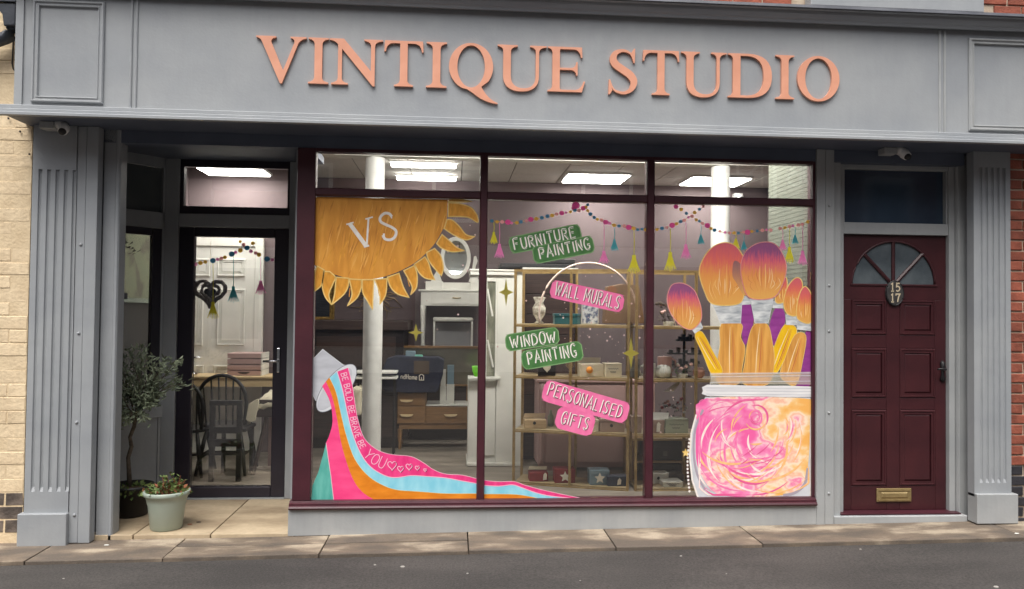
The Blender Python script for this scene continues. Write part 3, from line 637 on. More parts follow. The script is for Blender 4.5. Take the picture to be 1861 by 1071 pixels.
mb = MB(); b0 = Vector(SPL(.26, -.15, 1.76))
for i in range(16):
    a = i*2.4; l = .10+.1*random.random(); tip = b0+Vector((u2.x*math.cos(a)*.12, u2.y*math.cos(a)*.12, l)); s_ = Vector((u2.x, u2.y, 0))*.010
    k = len(mb.v); mid = (b0+tip)/2+Vector((0, 0, .02)); mb.v += [tuple(b0-s_*.6), tuple(b0+s_*.6), tuple(mid+s_), tuple(mid-s_), tuple(tip)]; mb.f += [(k, k+1, k+2, k+3), (k+3, k+2, k+4)]
mb.build('leaves', mk('spiky_leaf', (70, 86, 62), (98, 110, 84), rough=.6), sp_pl)
gl_ = MB()
for i in range(26):
    t = i/25; a = Vector(SPL(.02+.55*t, -.14, 2.08-.22*abs(t-.55)-.03*math.sin(t*20)))
    for k in range(3):
        d = Vector((random.uniform(-.03, .03), random.uniform(-.01, .01), random.uniform(-.03, .03))); e = Vector((u2.x*.012, u2.y*.012, .006)); b = len(gl_.v)
        gl_.v += [tuple(a+d), tuple(a+d+e*2), tuple(a+d*1.8+e), tuple(a+d-e)]; gl_.f.append((b, b+1, b+2, b+3))
tag(gl_.build('leaf_garland', mk('dry_garland', (74, 62, 58), (110, 86, 80), rough=.8)), 'dry leaf garland hung across the splayed side window', 'garland')

# ------------------------------------------------------------------ shop interior shell
CZ, BY, IFZ = 3.18, 4.3, .02
o = MB().box(-1.086, 4.05, .09, BY+.1, -.05, IFZ-.004).box(-2.82, -1.0865, 1.082, BY+.1, -.05, IFZ-.004).build('floor', IFLOOR); tag(o, kind='structure')
o = MB().box(-1.75, 4.05, BY, BY+.1, IFZ, CZ).box(-2.82, -1.75, 3.0, 3.1, IFZ, CZ).box(-1.85, -1.75, 3.101, BY, IFZ, CZ).build('interior_wall', PINKW); tag(o, kind='structure')
o = MB().box(-2.92, -2.822, .47, 3.1, IFZ, CZ).box(4.052, 4.15, .09, BY+.1, IFZ, CZ).build('interior_wall', PINKW); tag(o, kind='structure')
cl = MB().box(-2.92, 4.15, .095, BY+.1, CZ+.012, CZ+.1).build('ceiling', CEILG); tag(cl, kind='structure')
ts = MB().box(-.294, .294, -.294, .294, 0, .011); src = None
for i in range(12):
    for j in range(7):
        c = Vector((-2.62+i*.6, .4+j*.6, CZ))
        if c.x > 4.0 or c.y > 4.2: continue
        if src is None:
            src = MB().box(c.x-.293, c.x+.293, c.y-.293, c.y+.293, CZ, CZ+.0115).build('ceiling_tile', CEIL, cl)
        else: inst(src, 'ceiling_tile', cl, (c.x, c.y, CZ+.00575))
o = MB().box(-1.086, 4.05, 1.62, 1.76, 2.935, CZ-.002).build('ceiling_beam', WPAINT); tag(o, kind='structure')
o = MB().box(-2.82, 4.05, .092, .30, 2.80, CZ-.001).build('window_bulkhead', WPAINT); tag(o, kind='structure')
# vestibule behind the front door and the boarded partition beside the window
pt = thing('partition_wall', 'pale horizontal boarded partition at the right end of the shop window', 'partition', (2.66, .5, IFZ))
MB().box(2.665, 2.70, .10, .93, IFZ, CZ-.01).box(2.70, 4.05, .95, 1.0, IFZ, CZ-.01).build('partition_core', PINKW, pt)
src = None; BRD = mk('sage_board', (104, 108, 98), (114, 118, 107), scale=3, rough=.6)
z = IFZ+.002
while z < 3.1:
    if src is None: src = MB().profile_z([(2.664, .101), (2.655, .101), (2.655, .929), (2.664, .929)], z, z+.031).build('board', BRD, pt, bevel=.004)
    else: inst(src, 'board', pt, (2.6595, .515, z+.0155))
    z += .034
MB().box(2.622, 2.654, .095, .14, .17, 2.80).build('maroon_reveal', MAROON, pt)

# lit ceiling fittings
def ceil_light(label, quad, tubes=False, cz=None):
    CZ = cz or globals()['CZ']
    P = [atz(px, py, CZ-.03) for px, py in quad]
    x0, x1 = (P[0][0]+P[3][0])/2, (P[1][0]+P[2][0])/2; y0, y1 = min(P[0][1], P[1][1]), max(P[2][1], P[3][1])
    if y1-y0 < .25: y1 = y0+.25
    t = thing('ceiling_light', label, 'ceiling light', ((x0+x1)/2, (y0+y1)/2, CZ-.03), 'lit fittings on the shop ceiling')
    if cz:
        for xx in (x0+.05, x1-.05): MB().box(xx-.008, xx+.008, (y0+y1)/2-.008, (y0+y1)/2+.008, CZ-.0005, 3.1795).build('hanger', WHITE, t)
    if not tubes:
        MB().box(x0-.02, x1+.02, y0-.02, y1+.02, CZ-.024, CZ-.001).build('frame', WHITE, t)
        MB().box(x0, x1, y0, y1, CZ-.034, CZ-.0245).build('diffuser', LIT, t)
    else:
        for yy in (y0+.05, y1-.05):
            MB().box(x0-.02, x1+.02, yy-.03, yy+.03, CZ-.022, CZ-.001).build('batten', WHITE, t)
            MB().tube([(x0, yy, CZ-.05), (x0+.015, yy, CZ-.05), (x1-.015, yy, CZ-.05), (x1, yy, CZ-.05)], [.016, .024, .024, .016], 10).build('tube', LIT, t, smooth=True)
    return t
ceil_light('lit ceiling panel seen through the transom over the entrance door', [(358, 302), (472, 304), (484, 318.5), (375, 318)], cz=2.96)
ceil_light('twin tube light beside the white column behind the left top pane', [(717, 298), (832, 298), (826, 322), (717, 322)], True)
ceil_light('lit ceiling panel behind the middle top pane', [(1029, 319), (1139, 320), (1134, 333), (1026, 332)])
ceil_light('lit ceiling panel behind the right top pane, cut by the column', [(1254, 325), (1357, 325.5), (1346, 338), (1239, 337)])
for lab, xc in (('left', -.05), ('middle', 1.1), ('right', 2.2)):  # added panels out of view, brightening the fronts of the goods
    t = thing('ceiling_light', 'added fill light panel close to the glass above the %s pane, hidden by the fascia' % lab, 'ceiling light', (xc, .85, CZ-.03), 'lit fittings on the shop ceiling')
    MB().box(xc-.52, xc+.52, .58, 1.12, CZ-.024, CZ-.001).build('frame', WHITE, t); MB().box(xc-.5, xc+.5, .6, 1.1, CZ-.034, CZ-.0245).build('diffuser', LIT, t)
# columns
for lab, px in (('white round column behind the painted sun', 677.5), ('white round column behind the painted brushes', 1308)):
    x = at(px, 600, 1.69)[0]
    o = MB().lathe((x, 1.69, IFZ), [(.10, 0), (.10, .06), (.0875, .07), (.0875, 2.905)], 28).build('column', WCOL, None, smooth=True); tag(o, lab, 'column')
    md = o.modifiers.new('edges', 'EDGE_SPLIT'); md.split_angle = R(40)
x, z = at(1359, 352, 3.9)
ic = thing('dome_camera', 'small white dome camera near the ceiling beyond the right column', 'security camera', (x, 4.25, z))
MB().box(x-.05, x+.05, 4.2, 4.299, z-.02, z+.05).build('mount', WHITE, ic)
MB().ball((x, 4.17, z-.01), .05).build('dome', WHITE, ic, smooth=True); MB().ball((x+.01, 4.125, z-.02), .022).build('lens', BLACK, ic, smooth=True)

# ------------------------------------------------------------------ security cameras under the fascia
def cctv(label, px0, px1, px2, py0, py1, Y, flip):
    xa, zt = at(px0, py0, Y); xb, zb = at(px1, py1, Y); xc = at(px2, py1, Y)[0]
    t = thing('security_camera', label, 'security camera', ((xa+xc)/2, Y, zb))
    MB().box(xa, xb, Y-.04, Y+.05, 2.741-.048, 2.741).build('junction_box', GREYT, t, bevel=.006)
    MB().tube([(xb+.005, Y, 2.735), (xb+.04, Y-.005, 2.725), (xb+.06, Y-.02, 2.70), (xb+.065, Y-.05, 2.675)], [.03, .034, .036, .03], 14).build('housing', WHITE, t, smooth=True)
    MB().tube([(xb+.064, Y-.046, 2.677), (xb+.066, Y-.062, 2.667)], [.024, .022], 14).build('lens', BLACK, t, smooth=True)
cctv('white security camera under the fascia above the fluted left pilaster', 77, 102, 125, 222, 238, -.16, 1)
cctv('white security camera under the fascia above the maroon front door', 1602, 1626, 1654, 262, 286, -.10, 1)

# ------------------------------------------------------------------ artwork painted on the window glass
PY = GY-.0008                       # outer face of the glass; each coat sits a hair in front of the last
def c3(P): return [at(520+x/3.15, 240+y/3.15, GY) for x, y in P]
def c4(P): return [at(520+x/2.8184, 560+y/2.8184, GY) for x, y in P]
def c5(P): return [at(860+x/3.15, 260+y/3.15, GY) for x, y in P]
def c6(P): return [at(860+x/2.8184, 560+y/2.8184, GY) for x, y in P]
def c7(P): return [at(1160+x/3.15, 260+y/3.15, GY) for x, y in P]
def c8(P): return [at(1160+x/2.8184, 560+y/2.8184, GY) for x, y in P]
def coat(name, pts, layer, mat, parent):
    return MB().prism(pts, PY-layer*.0007, 0, sides=False).build(name, mat, parent)
def line(name, pts, wd, layer, mat, parent, closed=False):
    mb = MB(); ribbon(mb, pts, wd, PY-layer*.0007, closed); return mb.build(name, mat, parent)
def art(name, label, cat, pts, group=None):
    return thing(name, label, cat, (sum(p[0] for p in pts)/len(pts), PY, min(p[1] for p in pts)), group)
P_SUN = mk('orange_sun_paint', (200, 128, 40), (234, 166, 68), c3=(220, 150, 54), scale=4.2, stretch=(3.4, 1, .8), rough=.55, detail=9, lo=.28, hi=.74, distort=.5)
P_RIM = mk('burnt_orange_stroke', (190, 118, 36), (206, 134, 50), scale=12, rough=.55)
P_EDGE2 = mk('light_orange_stroke', (228, 164, 72), (236, 176, 88), scale=12, rough=.55)
P_RAY = mk('orange_ray_paint', (206, 138, 38), (232, 164, 58), scale=14, stretch=(3, 1, 1), rough=.55)
P_EDGE = mk('pale_gold_outline', (226, 188, 104), (240, 206, 128), scale=20, rough=.6)
P_WHITE = mk('white_chalk_paint', (236, 226, 214), (246, 242, 236), scale=30, rough=.7)
P_HOT = mk('hot_pink_paint', (240, 62, 128), (250, 82, 142), scale=6, stretch=(1, 1, 3), rough=.5)
P_HOT2 = mk('deep_pink_paint', (226, 48, 122), (240, 70, 138), scale=9, stretch=(3, 1, 1), rough=.5)
P_BLUE = mk('sky_blue_paint', (128, 202, 222), (158, 218, 232), scale=7, stretch=(2, 1, 1), rough=.5)
P_ORG = mk('orange_pour_paint', (214, 122, 18), (234, 142, 34), scale=8, stretch=(1, 1, 3), rough=.5)
P_TEAL = mk('teal_paint', (74, 162, 150), (104, 184, 172), scale=8, stretch=(3, 1, .8), rough=.5)
P_CUP = mk('grey_cup_paint', (176, 178, 184), (196, 198, 204), scale=5, stretch=(1, 1, 3), rough=.6)
P_CUP2 = mk('pale_cup_rim_paint', (196, 198, 202), (216, 218, 222), scale=8, rough=.6)
P_LINE = mk('grey_line_paint', (120, 122, 130), rough=.6)
P_GREEN = mk('leaf_green_paint', (58, 108, 54), (80, 130, 70), scale=8, stretch=(2, 1, 1), rough=.55)
P_GREEN2 = mk('pale_green_outline', (112, 152, 98), (128, 166, 112), scale=8, rough=.6)
P_PINK = mk('bubblegum_pink_paint', (232, 104, 158), (242, 126, 172), scale=8, stretch=(2, 1, 1), rough=.55)
P_PALE = mk('pale_pink_paint', (246, 190, 210), rough=.6)
P_INK = mk('dark_plum_line', (120, 30, 72), rough=.6)
P_STAR = mk('olive_gold_star_paint', (176, 164, 70), (190, 178, 90), scale=12, rough=.5)
P_YEL = mk('lemon_tassel_paint', (224, 214, 40), (236, 226, 70), scale=30, stretch=(6, 1, 1), rough=.6)
P_TPK = mk('pink_tassel_paint', (238, 128, 190), (246, 154, 206), scale=30, stretch=(6, 1, 1), rough=.6)
P_TTL = mk('teal_tassel_paint', (62, 160, 172), (86, 178, 188), scale=30, stretch=(6, 1, 1), rough=.6)
P_BY = mk('amber_bead_paint', (230, 176, 62), (240, 194, 84), scale=20, rough=.55)
P_BB = mk('blue_bead_paint', (48, 112, 152), (76, 140, 176), scale=20, rough=.55)
P_BM = mk('magenta_bead_paint', (226, 70, 150), (236, 92, 166), scale=20, rough=.55)
P_BP = mk('salmon_bead_paint', (240, 160, 160), (246, 180, 178), scale=20, rough=.55)

def thin_paint(m, f):            # a single coat lets the light behind it through
    n = m.node_tree.nodes; L = m.node_tree.links; b = n['Principled BSDF']; t = n.new('ShaderNodeBsdfTranslucent'); x = n.new('ShaderNodeMixShader'); x.inputs[0].default_value = f
    L.new(b.inputs['Base Color'].links[0].from_socket, t.inputs['Color']); L.new(b.outputs[0], x.inputs[1]); L.new(t.outputs[0], x.inputs[2]); L.new(x.outputs[0], n['Material Output'].inputs['Surface'])
for _m in (P_YEL, P_TPK, P_TTL, P_BY, P_BB, P_BM, P_BP, P_STAR): thin_paint(_m, .45)
# the sun
for _m, _r in (('orange_sun_paint', 22), ('orange_ray_paint', -8)): [setattr(q.inputs['Rotation'], 'default_value', (0, R(_r), 0)) for q in MATS[_m].node_tree.nodes if q.type == 'MAPPING']
disc = c3([(170, 372), (925, 388)]+smooth_open([(925, 388), (917, 510), (890, 572), (850, 640), (790, 705), (720, 760), (630, 805), (530, 836), (430, 846), (330, 832), (230, 797), (166, 762)], 5)[0:])
sun = art('painted_sun', 'big orange sun with curling rays and the initials VS, painted on the left pane', 'window painting', disc)
coat('sun_disc', disc, 1, P_SUN, sun)
RAYS = [[(180, 768), (165, 810), (163, 912), (185, 895), (205, 870), (217, 790)], [(218, 798), (208, 880), (225, 945), (258, 985), (245, 930), (268, 870), (282, 832), (250, 800)],
 [(287, 832), (278, 930), (262, 988), (330, 930), (356, 880), (358, 838)], [(362, 842), (378, 930), (352, 995), (405, 950), (430, 890), (430, 846)],
 [(436, 846), (440, 920), (468, 970), (495, 1015), (498, 930), (502, 846)], [(508, 846), (535, 920), (538, 985), (570, 930), (577, 840)],
 [(580, 832), (600, 890), (640, 928), (702, 946), (672, 890), (646, 810)], [(674, 795), (705, 850), (722, 890), (714, 930), (746, 890), (750, 820), (735, 765)],
 [(735, 758), (765, 810), (800, 838), (850, 846), (830, 800), (815, 750), (795, 716)], [(805, 690), (812, 725), (842, 772), (888, 822), (900, 780), (885, 710), (850, 668)],
 [(862, 638), (890, 665), (950, 686), (1018, 680), (975, 660), (930, 620), (893, 588)], [(905, 553), (960, 590), (1030, 618), (1078, 600), (1030, 588), (990, 540), (950, 505), (920, 503)],
 [(928, 485), (1000, 485), (1050, 492), (1097, 518), (1093, 478), (1060, 435), (1000, 413), (930, 405)], [(930, 400), (1000, 402), (1060, 398), (1000, 388), (930, 389)]]
for r in RAYS:
    tipi = max(range(len(r)), key=lambda i: (r[i][0]-480)**2+(r[i][1]-560)**2*1.2)
    a = smooth_open(r[:tipi+1], 5); b = smooth_open(r[tipi:], 5); pts = c3(a+b[1:])
    rr = coat('sun_ray', pts, 2, P_RAY, sun); line('ray_outline', pts, .0085, 4, P_EDGE, rr, True)
    m = c3([((r[0][0]*2+r[tipi][0])/3+8, (r[0][1]*2+r[tipi][1])/3), ((r[0][0]+r[tipi][0]*2)/3+6, (r[0][1]+r[tipi][1]*2)/3)])
    line('ray_stroke', m, .006, 3, P_SUN, rr)
def inside(x, z, poly):
    c = False
    for (ax, az), (bx, bz) in zip(poly, poly[1:]+poly[:1]):
        if (az > z) != (bz > z) and x < (bx-ax)*(z-az)/(bz-az)+ax: c = not c
    return c
rq = random.Random(17); k = 0
while k < 110:                           # dry brush strokes laid across the disc
    X, Z = rq.uniform(-.95, 0), rq.uniform(1.75, 2.32); l = rq.uniform(.05, .20); sl = rq.uniform(.12, .42); P = [(X, Z), (X+l*sl*.5+rq.uniform(-.004, .004), Z+l*.5), (X+l*sl, Z+l)]
    if not all(inside(x, z, disc) for x, z in P): continue
    line('brush_stroke', P, [.0015, rq.uniform(.004, .013), .0015], 1.2+.004*k, rq.choice((P_RIM, P_RIM, P_RAY, P_EDGE2)), sun); k += 1
def serif(ch, cx, cy, h, ang, thin, parent, layer=3, mat=P_WHITE):
    loops, gw = GLY[ch]; X, Z = c3([(cx, cy)])[0]; s = h/3.15/1400*5.44; ca, sa = math.cos(R(ang)), math.sin(R(ang))
    f = lambda l: [(X+((x-gw/2)*thin*ca-(z-.5)*sa)*s, Z+((x-gw/2)*thin*sa+(z-.5)*ca)*s) for x, z in l]
    mb = MB().prism(f(loops[0]), PY-layer*.0007, 0, holes=[f(l) for l in loops[1:]], sides=False)
    if ch == 'S':
        for k, e in enumerate(S_EXTRA): mb.prism(f(e), PY-layer*.0007-.0002, 0, sides=False)
    return mb.build('letter', mat, parent)
def slim(ch, strokes, wds, cx, cy, h, ang, parent, layer=3):
    X, Z = c3([(cx, cy)])[0]; s = h/3.15/1400*5.44; ca, sa = math.cos(R(ang)), math.sin(R(ang)); mb = MB()
    for k, st in enumerate(strokes): ribbon(mb, [(X+((x-.4)*ca-(z-.5)*sa)*s, Z+((x-.4)*sa+(z-.5)*ca)*s) for x, z in st], wds[k]*s, PY-layer*.0007-k*.0001)
    mb.build('letter', P_WHITE, parent)
slim('V', [[(.1, 1), (.46, 0)], [(.46, 0), (.82, 1)], [(-.02, .985), (.26, .985)], [(.70, .985), (.98, .985)], [(.36, .02), (.56, .02)]], [.15, .07, .055, .055, .07], 430, 585, 155, 17, sun)
slim('S', [smooth_open([(.62, .80), (.56, .93), (.40, .99), (.22, .90), (.18, .74), (.34, .57), (.52, .42), (.62, .24), (.52, .06), (.34, .0), (.16, .08), (.12, .24)], 5), [(.12, .24), (.19, .22)], [(.62, .80), (.57, .79)]], [.10, .12, .11], 585, 540, 155, 17, sun)

# the paint cup and its pour
e0 = smooth_open([(318, 306), (340, 400), (355, 500), (370, 580), (400, 665), (450, 715), (500, 740), (560, 752), (640, 760), (700, 790), (760, 830), (820, 850), (900, 855), (970, 872)], 4)
e1 = smooth_open([(262, 326), (290, 420), (315, 540), (340, 640), (380, 740), (430, 810), (500, 855), (560, 868), (640, 858), (720, 862), (820, 870), (900, 885), (970, 897)], 4)
e2 = smooth_open([(222, 357), (255, 430), (280, 540), (310, 660), (350, 770), (410, 850), (480, 900), (560, 930), (650, 938), (720, 943), (820, 950), (970, 950)], 4)
e3 = smooth_open([(204, 376), (235, 450), (260, 560), (280, 680), (310, 790), (350, 890), (400, 950), (465, 988)], 4)
e4 = smooth_open([(185, 400), (225, 480), (238, 580), (222, 650), (205, 690)], 4)
k = 2.8184/2.8184; off = (860-520)*2.8184
sh = lambda P: [(x+off, y) for x, y in P]
e0b = e0+smooth_open(sh([(45, 880), (90, 886), (140, 889), (210, 888), (260, 905), (330, 925), (430, 948), (556, 974)]), 4)
e1b = e1+smooth_open(sh([(45, 907), (130, 912), (200, 905), (250, 920), (320, 945), (400, 963), (545, 977)]), 4)
e2b = e2+smooth_open(sh([(45, 953), (180, 953), (260, 960), (360, 980)]), 4)
pour = art('painted_paint_pour', 'grey cup pouring a pink, blue, orange and teal stream along the window bottom', 'window painting', c4(e0b+e1b))
cup = c4([(135, 265), (188, 212), (292, 292), (345, 300), (300, 420), (200, 528), (150, 470), (130, 430)])
cp = coat('cup', cup, 1, P_CUP, pour); line('cup_outline', cup, .005, 1.6, P_CUP2, cp, True)
def tell(cx, cy, a, b, ang): return [(cx+a*math.cos(R(t))*math.cos(R(ang))-b*math.sin(R(t))*math.sin(R(ang)), cy+a*math.cos(R(t))*math.sin(R(ang))+b*math.sin(R(t))*math.cos(R(ang))) for t in range(0, 360, 9)]
rim_ = c4(tell(258, 410, 148, 62, -52)); coat('cup_rim', rim_, 2, P_CUP2, cp); line('cup_outline', rim_, .004, 2.6, P_LINE, cp, True)
coat('cup_mouth', c4(tell(250, 415, 132, 46, -52)), 3, P_CUP, cp); 
coat('pink_stream', c4(e3+[(465, 990), (245, 990), (230, 860), (215, 760)]+e4[::-1]), 4, P_HOT, pour)
coat('teal_stream', c4([(205, 690), (190, 750), (165, 840), (135, 910), (128, 990), (245, 990), (230, 860), (215, 760)]), 4, P_TEAL, pour)
coat('orange_stream', c4(e2b+sh([(350, 983), (45, 985)])+[(970, 986), (470, 990)]+e3[::-1]), 4, P_ORG, pour)
coat('blue_stream', c4(e1b+e2b[::-1]), 4, P_BLUE, pour)
coat('deep_pink_stream', c4(e0b+e1b[::-1]), 4, P_HOT2, pour)
line('stream_edge', c4(e1b), .005, 5, P_PALE, pour); line('stream_edge', c4(e2b), .003, 5, P_EDGE, pour); line('stream_edge', c4(e0b), .0035, 5, P_PALE, pour)
line('stream_edge', c4([(245, 990), (230, 860), (215, 760), (205, 690)]), .004, 5, P_PALE, pour)

# single-stroke capitals for the hand lettering
cv = lambda *P: smooth_open(list(P), 4)
STK = {
 'A': [[(0, 0), (.3, 1), (.6, 0)], [(.11, .36), (.49, .36)]], 'B': [[(.04, 0), (.04, 1)], cv((.04, 1), (.36, .97), (.44, .78), (.34, .58), (.06, .53)), cv((.06, .53), (.42, .46), (.52, .25), (.38, .04), (.04, 0))],
 'C': [cv((.52, .84), (.36, 1), (.14, .9), (.04, .5), (.14, .1), (.36, 0), (.54, .16))], 'D': [[(.04, 0), (.04, 1)], cv((.04, 1), (.36, .93), (.54, .55), (.42, .14), (.04, 0))],
 'E': [[(.05, 0), (.05, 1)], [(.05, .98), (.48, .98)], [(.05, .52), (.40, .52)], [(.05, .02), (.5, .02)]], 'F': [[(.05, 0), (.05, 1)], [(.05, .98), (.5, .98)], [(.05, .52), (.4, .52)]],
 'G': [cv((.52, .84), (.36, 1), (.14, .9), (.04, .5), (.14, .1), (.36, 0), (.52, .12), (.54, .40)), [(.30, .42), (.56, .42)]], 'I': [[(.1, 0), (.1, 1)]],
 'L': [[(.05, 1), (.05, 0)], [(.05, .02), (.46, .02)]], 'M': [[(.03, 0), (.08, 1)], [(.08, 1), (.36, .3)], [(.36, .3), (.62, 1)], [(.62, 1), (.68, 0)]], 'N': [[(.04, 0), (.04, 1)], [(.04, 1), (.52, 0)], [(.52, 0), (.52, 1)]],
 'O': [cv((.3, 1), (.1, .86), (.03, .5), (.1, .14), (.3, 0), (.5, .14), (.57, .5), (.5, .86), (.3, 1))], 'P': [[(.05, 0), (.05, 1)], cv((.05, 1), (.4, .95), (.5, .73), (.38, .5), (.05, .45))],
 'R': [[(.05, 0), (.05, 1)], cv((.05, 1), (.38, .96), (.47, .76), (.36, .54), (.05, .5)), [(.2, .5), (.52, 0)]], 'S': [cv((.48, .86), (.32, 1), (.12, .9), (.1, .68), (.3, .52), (.48, .34), (.44, .1), (.24, 0), (.04, .14))],
 'T': [[(.28, 0), (.28, 1)], [(.0, .98), (.56, .98)]], 'U': [cv((.05, 1), (.05, .4), (.12, .08), (.3, 0), (.46, .08), (.53, .4), (.53, 1))], 'V': [[(0, 1), (.28, 0), (.56, 1)]],
 'W': [[(0, 1), (.2, 0)], [(.2, 0), (.4, .75)], [(.4, .75), (.58, 0)], [(.58, 0), (.8, 1)]], 'Y': [[(0, 1), (.27, .48), (.54, 1)], [(.27, .48), (.27, 0)]], '.': [[(.04, 0), (.1, .06)]],
}
def adv(ch): return {' ': .42, 'I': .36, 'M': .88, 'W': .98, '.': .3}.get(ch, .76)
def letter_mesh(ch, T, wd, layer, mat, parent, shadow=None, name='letter'):
    """hand-painted outline letter: a pale stroke pair, or pale over a dark slipped stroke"""
    mb = MB()
    for k, st in enumerate(STK[ch]): ribbon(mb, [T(x, z) for x, z in st], wd, PY-layer*.0007-k*.00008)
    o = mb.build(name, mat, parent)
    if shadow:
        m2 = MB()
        for k, st in enumerate(STK[ch]): ribbon(m2, [T(x+shadow[1], z-.02) for x, z in st], wd*shadow[2], PY-(layer+.9)*.0007-k*.00008)
        m2.build('letter_line', shadow[0], o)
def words_on(txt, conv, x0, y0, x1, y1, hgt, wd, mat, parent, layer=4, shadow=None, lean=0.0):
    """lay capitals on the base line x0,y0 -> x1,y1 (crop pixels)"""
    tot = sum(adv(c) for c in txt)-.2; d = math.hypot(x1-x0, y1-y0); u = ((x1-x0)/d, (y1-y0)/d); v = (u[1], -u[0]); s = d/tot; x = 0
    for c in txt:
        if c in STK:
            j = random.uniform(-.04, .04); hh = hgt*random.uniform(.94, 1.05)
            def T(a, z, x=x, j=j, hh=hh): return conv([(x0+u[0]*(x+a+lean*z)*s+v[0]*(z+j)*hh, y0+u[1]*(x+a+lean*z)*s+v[1]*(z+j)*hh)])[0]
            letter_mesh(c, T, wd, layer, mat, parent, shadow)
        x += adv(c)
def patch(conv, cx, cy, wd, ht, ang, rad=.32):
    pts = []; r = ht*rad
    for qx, qy, a0 in ((1, 1, 0), (-1, 1, 90), (-1, -1, 180), (1, -1, 270)):
        for i in range(6):
            a = R(a0+i*18); pts.append((qx*(wd/2-r)+r*math.cos(a), qy*(ht/2-r)+r*math.sin(a)))
    ca, sa = math.cos(R(ang)), math.sin(R(ang)); pts = [(cx+x*ca-y*sa+random.uniform(-1.5, 1.5), cy+x*sa+y*ca+random.uniform(-1.5, 1.5)) for x, y in pts]
    return conv(smooth_closed(pts, 2))
def sign(label, conv, patches, texts, mat, emat, shadow):
    P0 = patch(conv, *patches[0]); t = art('painted_sign', label, 'window painting', P0, 'lettered signs painted on the middle pane')
    for k, p in enumerate(patches):
        pts = patch(conv, *p); o = coat('sign_patch', pts, 1+k*1.2, mat, t); line('patch_outline', pts, .007, 1.5+k*1.2, emat, o, True)
    for tx in texts: words_on(tx[0], conv, *tx[1:], P_WHITE, t, 4.2, shadow)
DG = (P_GREEN, .07, .35); DI = (P_INK, .06, .42)
sign('green painted sign reading FURNITURE PAINTING', c5, [(412, 549, 412, 92, -11), (516, 611, 350, 96, -11)], [('FURNITURE', 238, 614, 590, 541, 64, .015), ('PAINTING', 384, 664, 672, 604, 62, .015)], P_GREEN, P_GREEN2, DG)
sign('pink painted sign reading WALL MURALS', c5, [(652, 878, 420, 98, 12.5)], [('WALL MURALS', 466, 868, 832, 952, 74, .013)], P_PINK, P_PINK, DI)
sign('green painted sign reading WINDOW PAINTING', c6, [(302, 160, 272, 84, -9), (405, 244, 312, 96, -10)], [('WINDOW', 196, 208, 424, 174, 58, .014), ('PAINTING', 284, 290, 532, 246, 62, .014)], P_GREEN, P_GREEN2, DG)
sign('pink painted sign reading PERSONALISED GIFTS', c6, [(576, 480, 448, 108, 16), (522, 580, 196, 112, 15)], [('PERSONALISED', 376, 446, 752, 566, 66, .012), ('GIFTS', 446, 588, 584, 626, 64, .012)], P_PINK, P_PINK, DI)
# words running down the deep pink stream
mid = [((a[0]+b[0])/2, (a[1]+b[1])/2) for a, b in zip(smooth_open([(318, 306), (340, 400), (355, 500), (370, 580), (400, 665), (450, 715), (520, 745)], 6), smooth_open([(262, 326), (290, 420), (315, 540), (340, 640), (380, 740), (430, 810), (520, 858)], 6))]
def run_text(txt, start, end, h0, h1):
    L = [0]
    for a, b in zip(mid, mid[1:]): L.append(L[-1]+math.hypot(b[0]-a[0], b[1]-a[1]))
    def pos(s):
        for i in range(len(L)-1):
            if L[i+1] >= s or i == len(L)-2:
                t = (s-L[i])/(L[i+1]-L[i]); return (mid[i][0]+(mid[i+1][0]-mid[i][0])*t, mid[i][1]+(mid[i+1][1]-mid[i][1])*t), ((mid[i+1][0]-mid[i][0])/(L[i+1]-L[i]), (mid[i+1][1]-mid[i][1])/(L[i+1]-L[i]))
    n = sum(adv(c) for c in txt); s0, s1 = start*L[-1], end*L[-1]; x = 0
    for c in txt:
        f = x/n; h = h0+(h1-h0)*f
        if c in STK:
            s = s0+(s1-s0)*f; p, u = pos(s); v = (u[1], -u[0]); sc = (s1-s0)/n
            def T(a, z): return c4([(p[0]+u[0]*a*sc*1.15+v[0]*(z-.5)*h, p[1]+u[1]*a*sc*1.15+v[1]*(z-.5)*h)])[0]
            letter_mesh(c, T, .0052, 5.5, P_PALE, pour)
        x += adv(c)
run_text('BE BOLD. BE BRAVE BE', .03, .74, 30, 30); run_text('YOU', .78, .99, 52, 62)
for cx, cy, h in ((543, 805, 54), (586, 823, 36), (630, 812, 38), (672, 818, 26), (712, 829, 18)):
    P = c4([(cx+h*.42*math.sin(R(t))**3*1.0, cy-h*.5*(13*math.cos(R(t))-5*math.cos(R(2*t))-2*math.cos(R(3*t))-math.cos(R(4*t)))/17) for t in range(0, 360, 15)])
    line('heart', P, .005, 5.5, P_PALE, pour, True)
    line('heart_line', [(x+.004, z-.003) for x, z in P[3:13]], .003, 6.3, P_INK, pour)

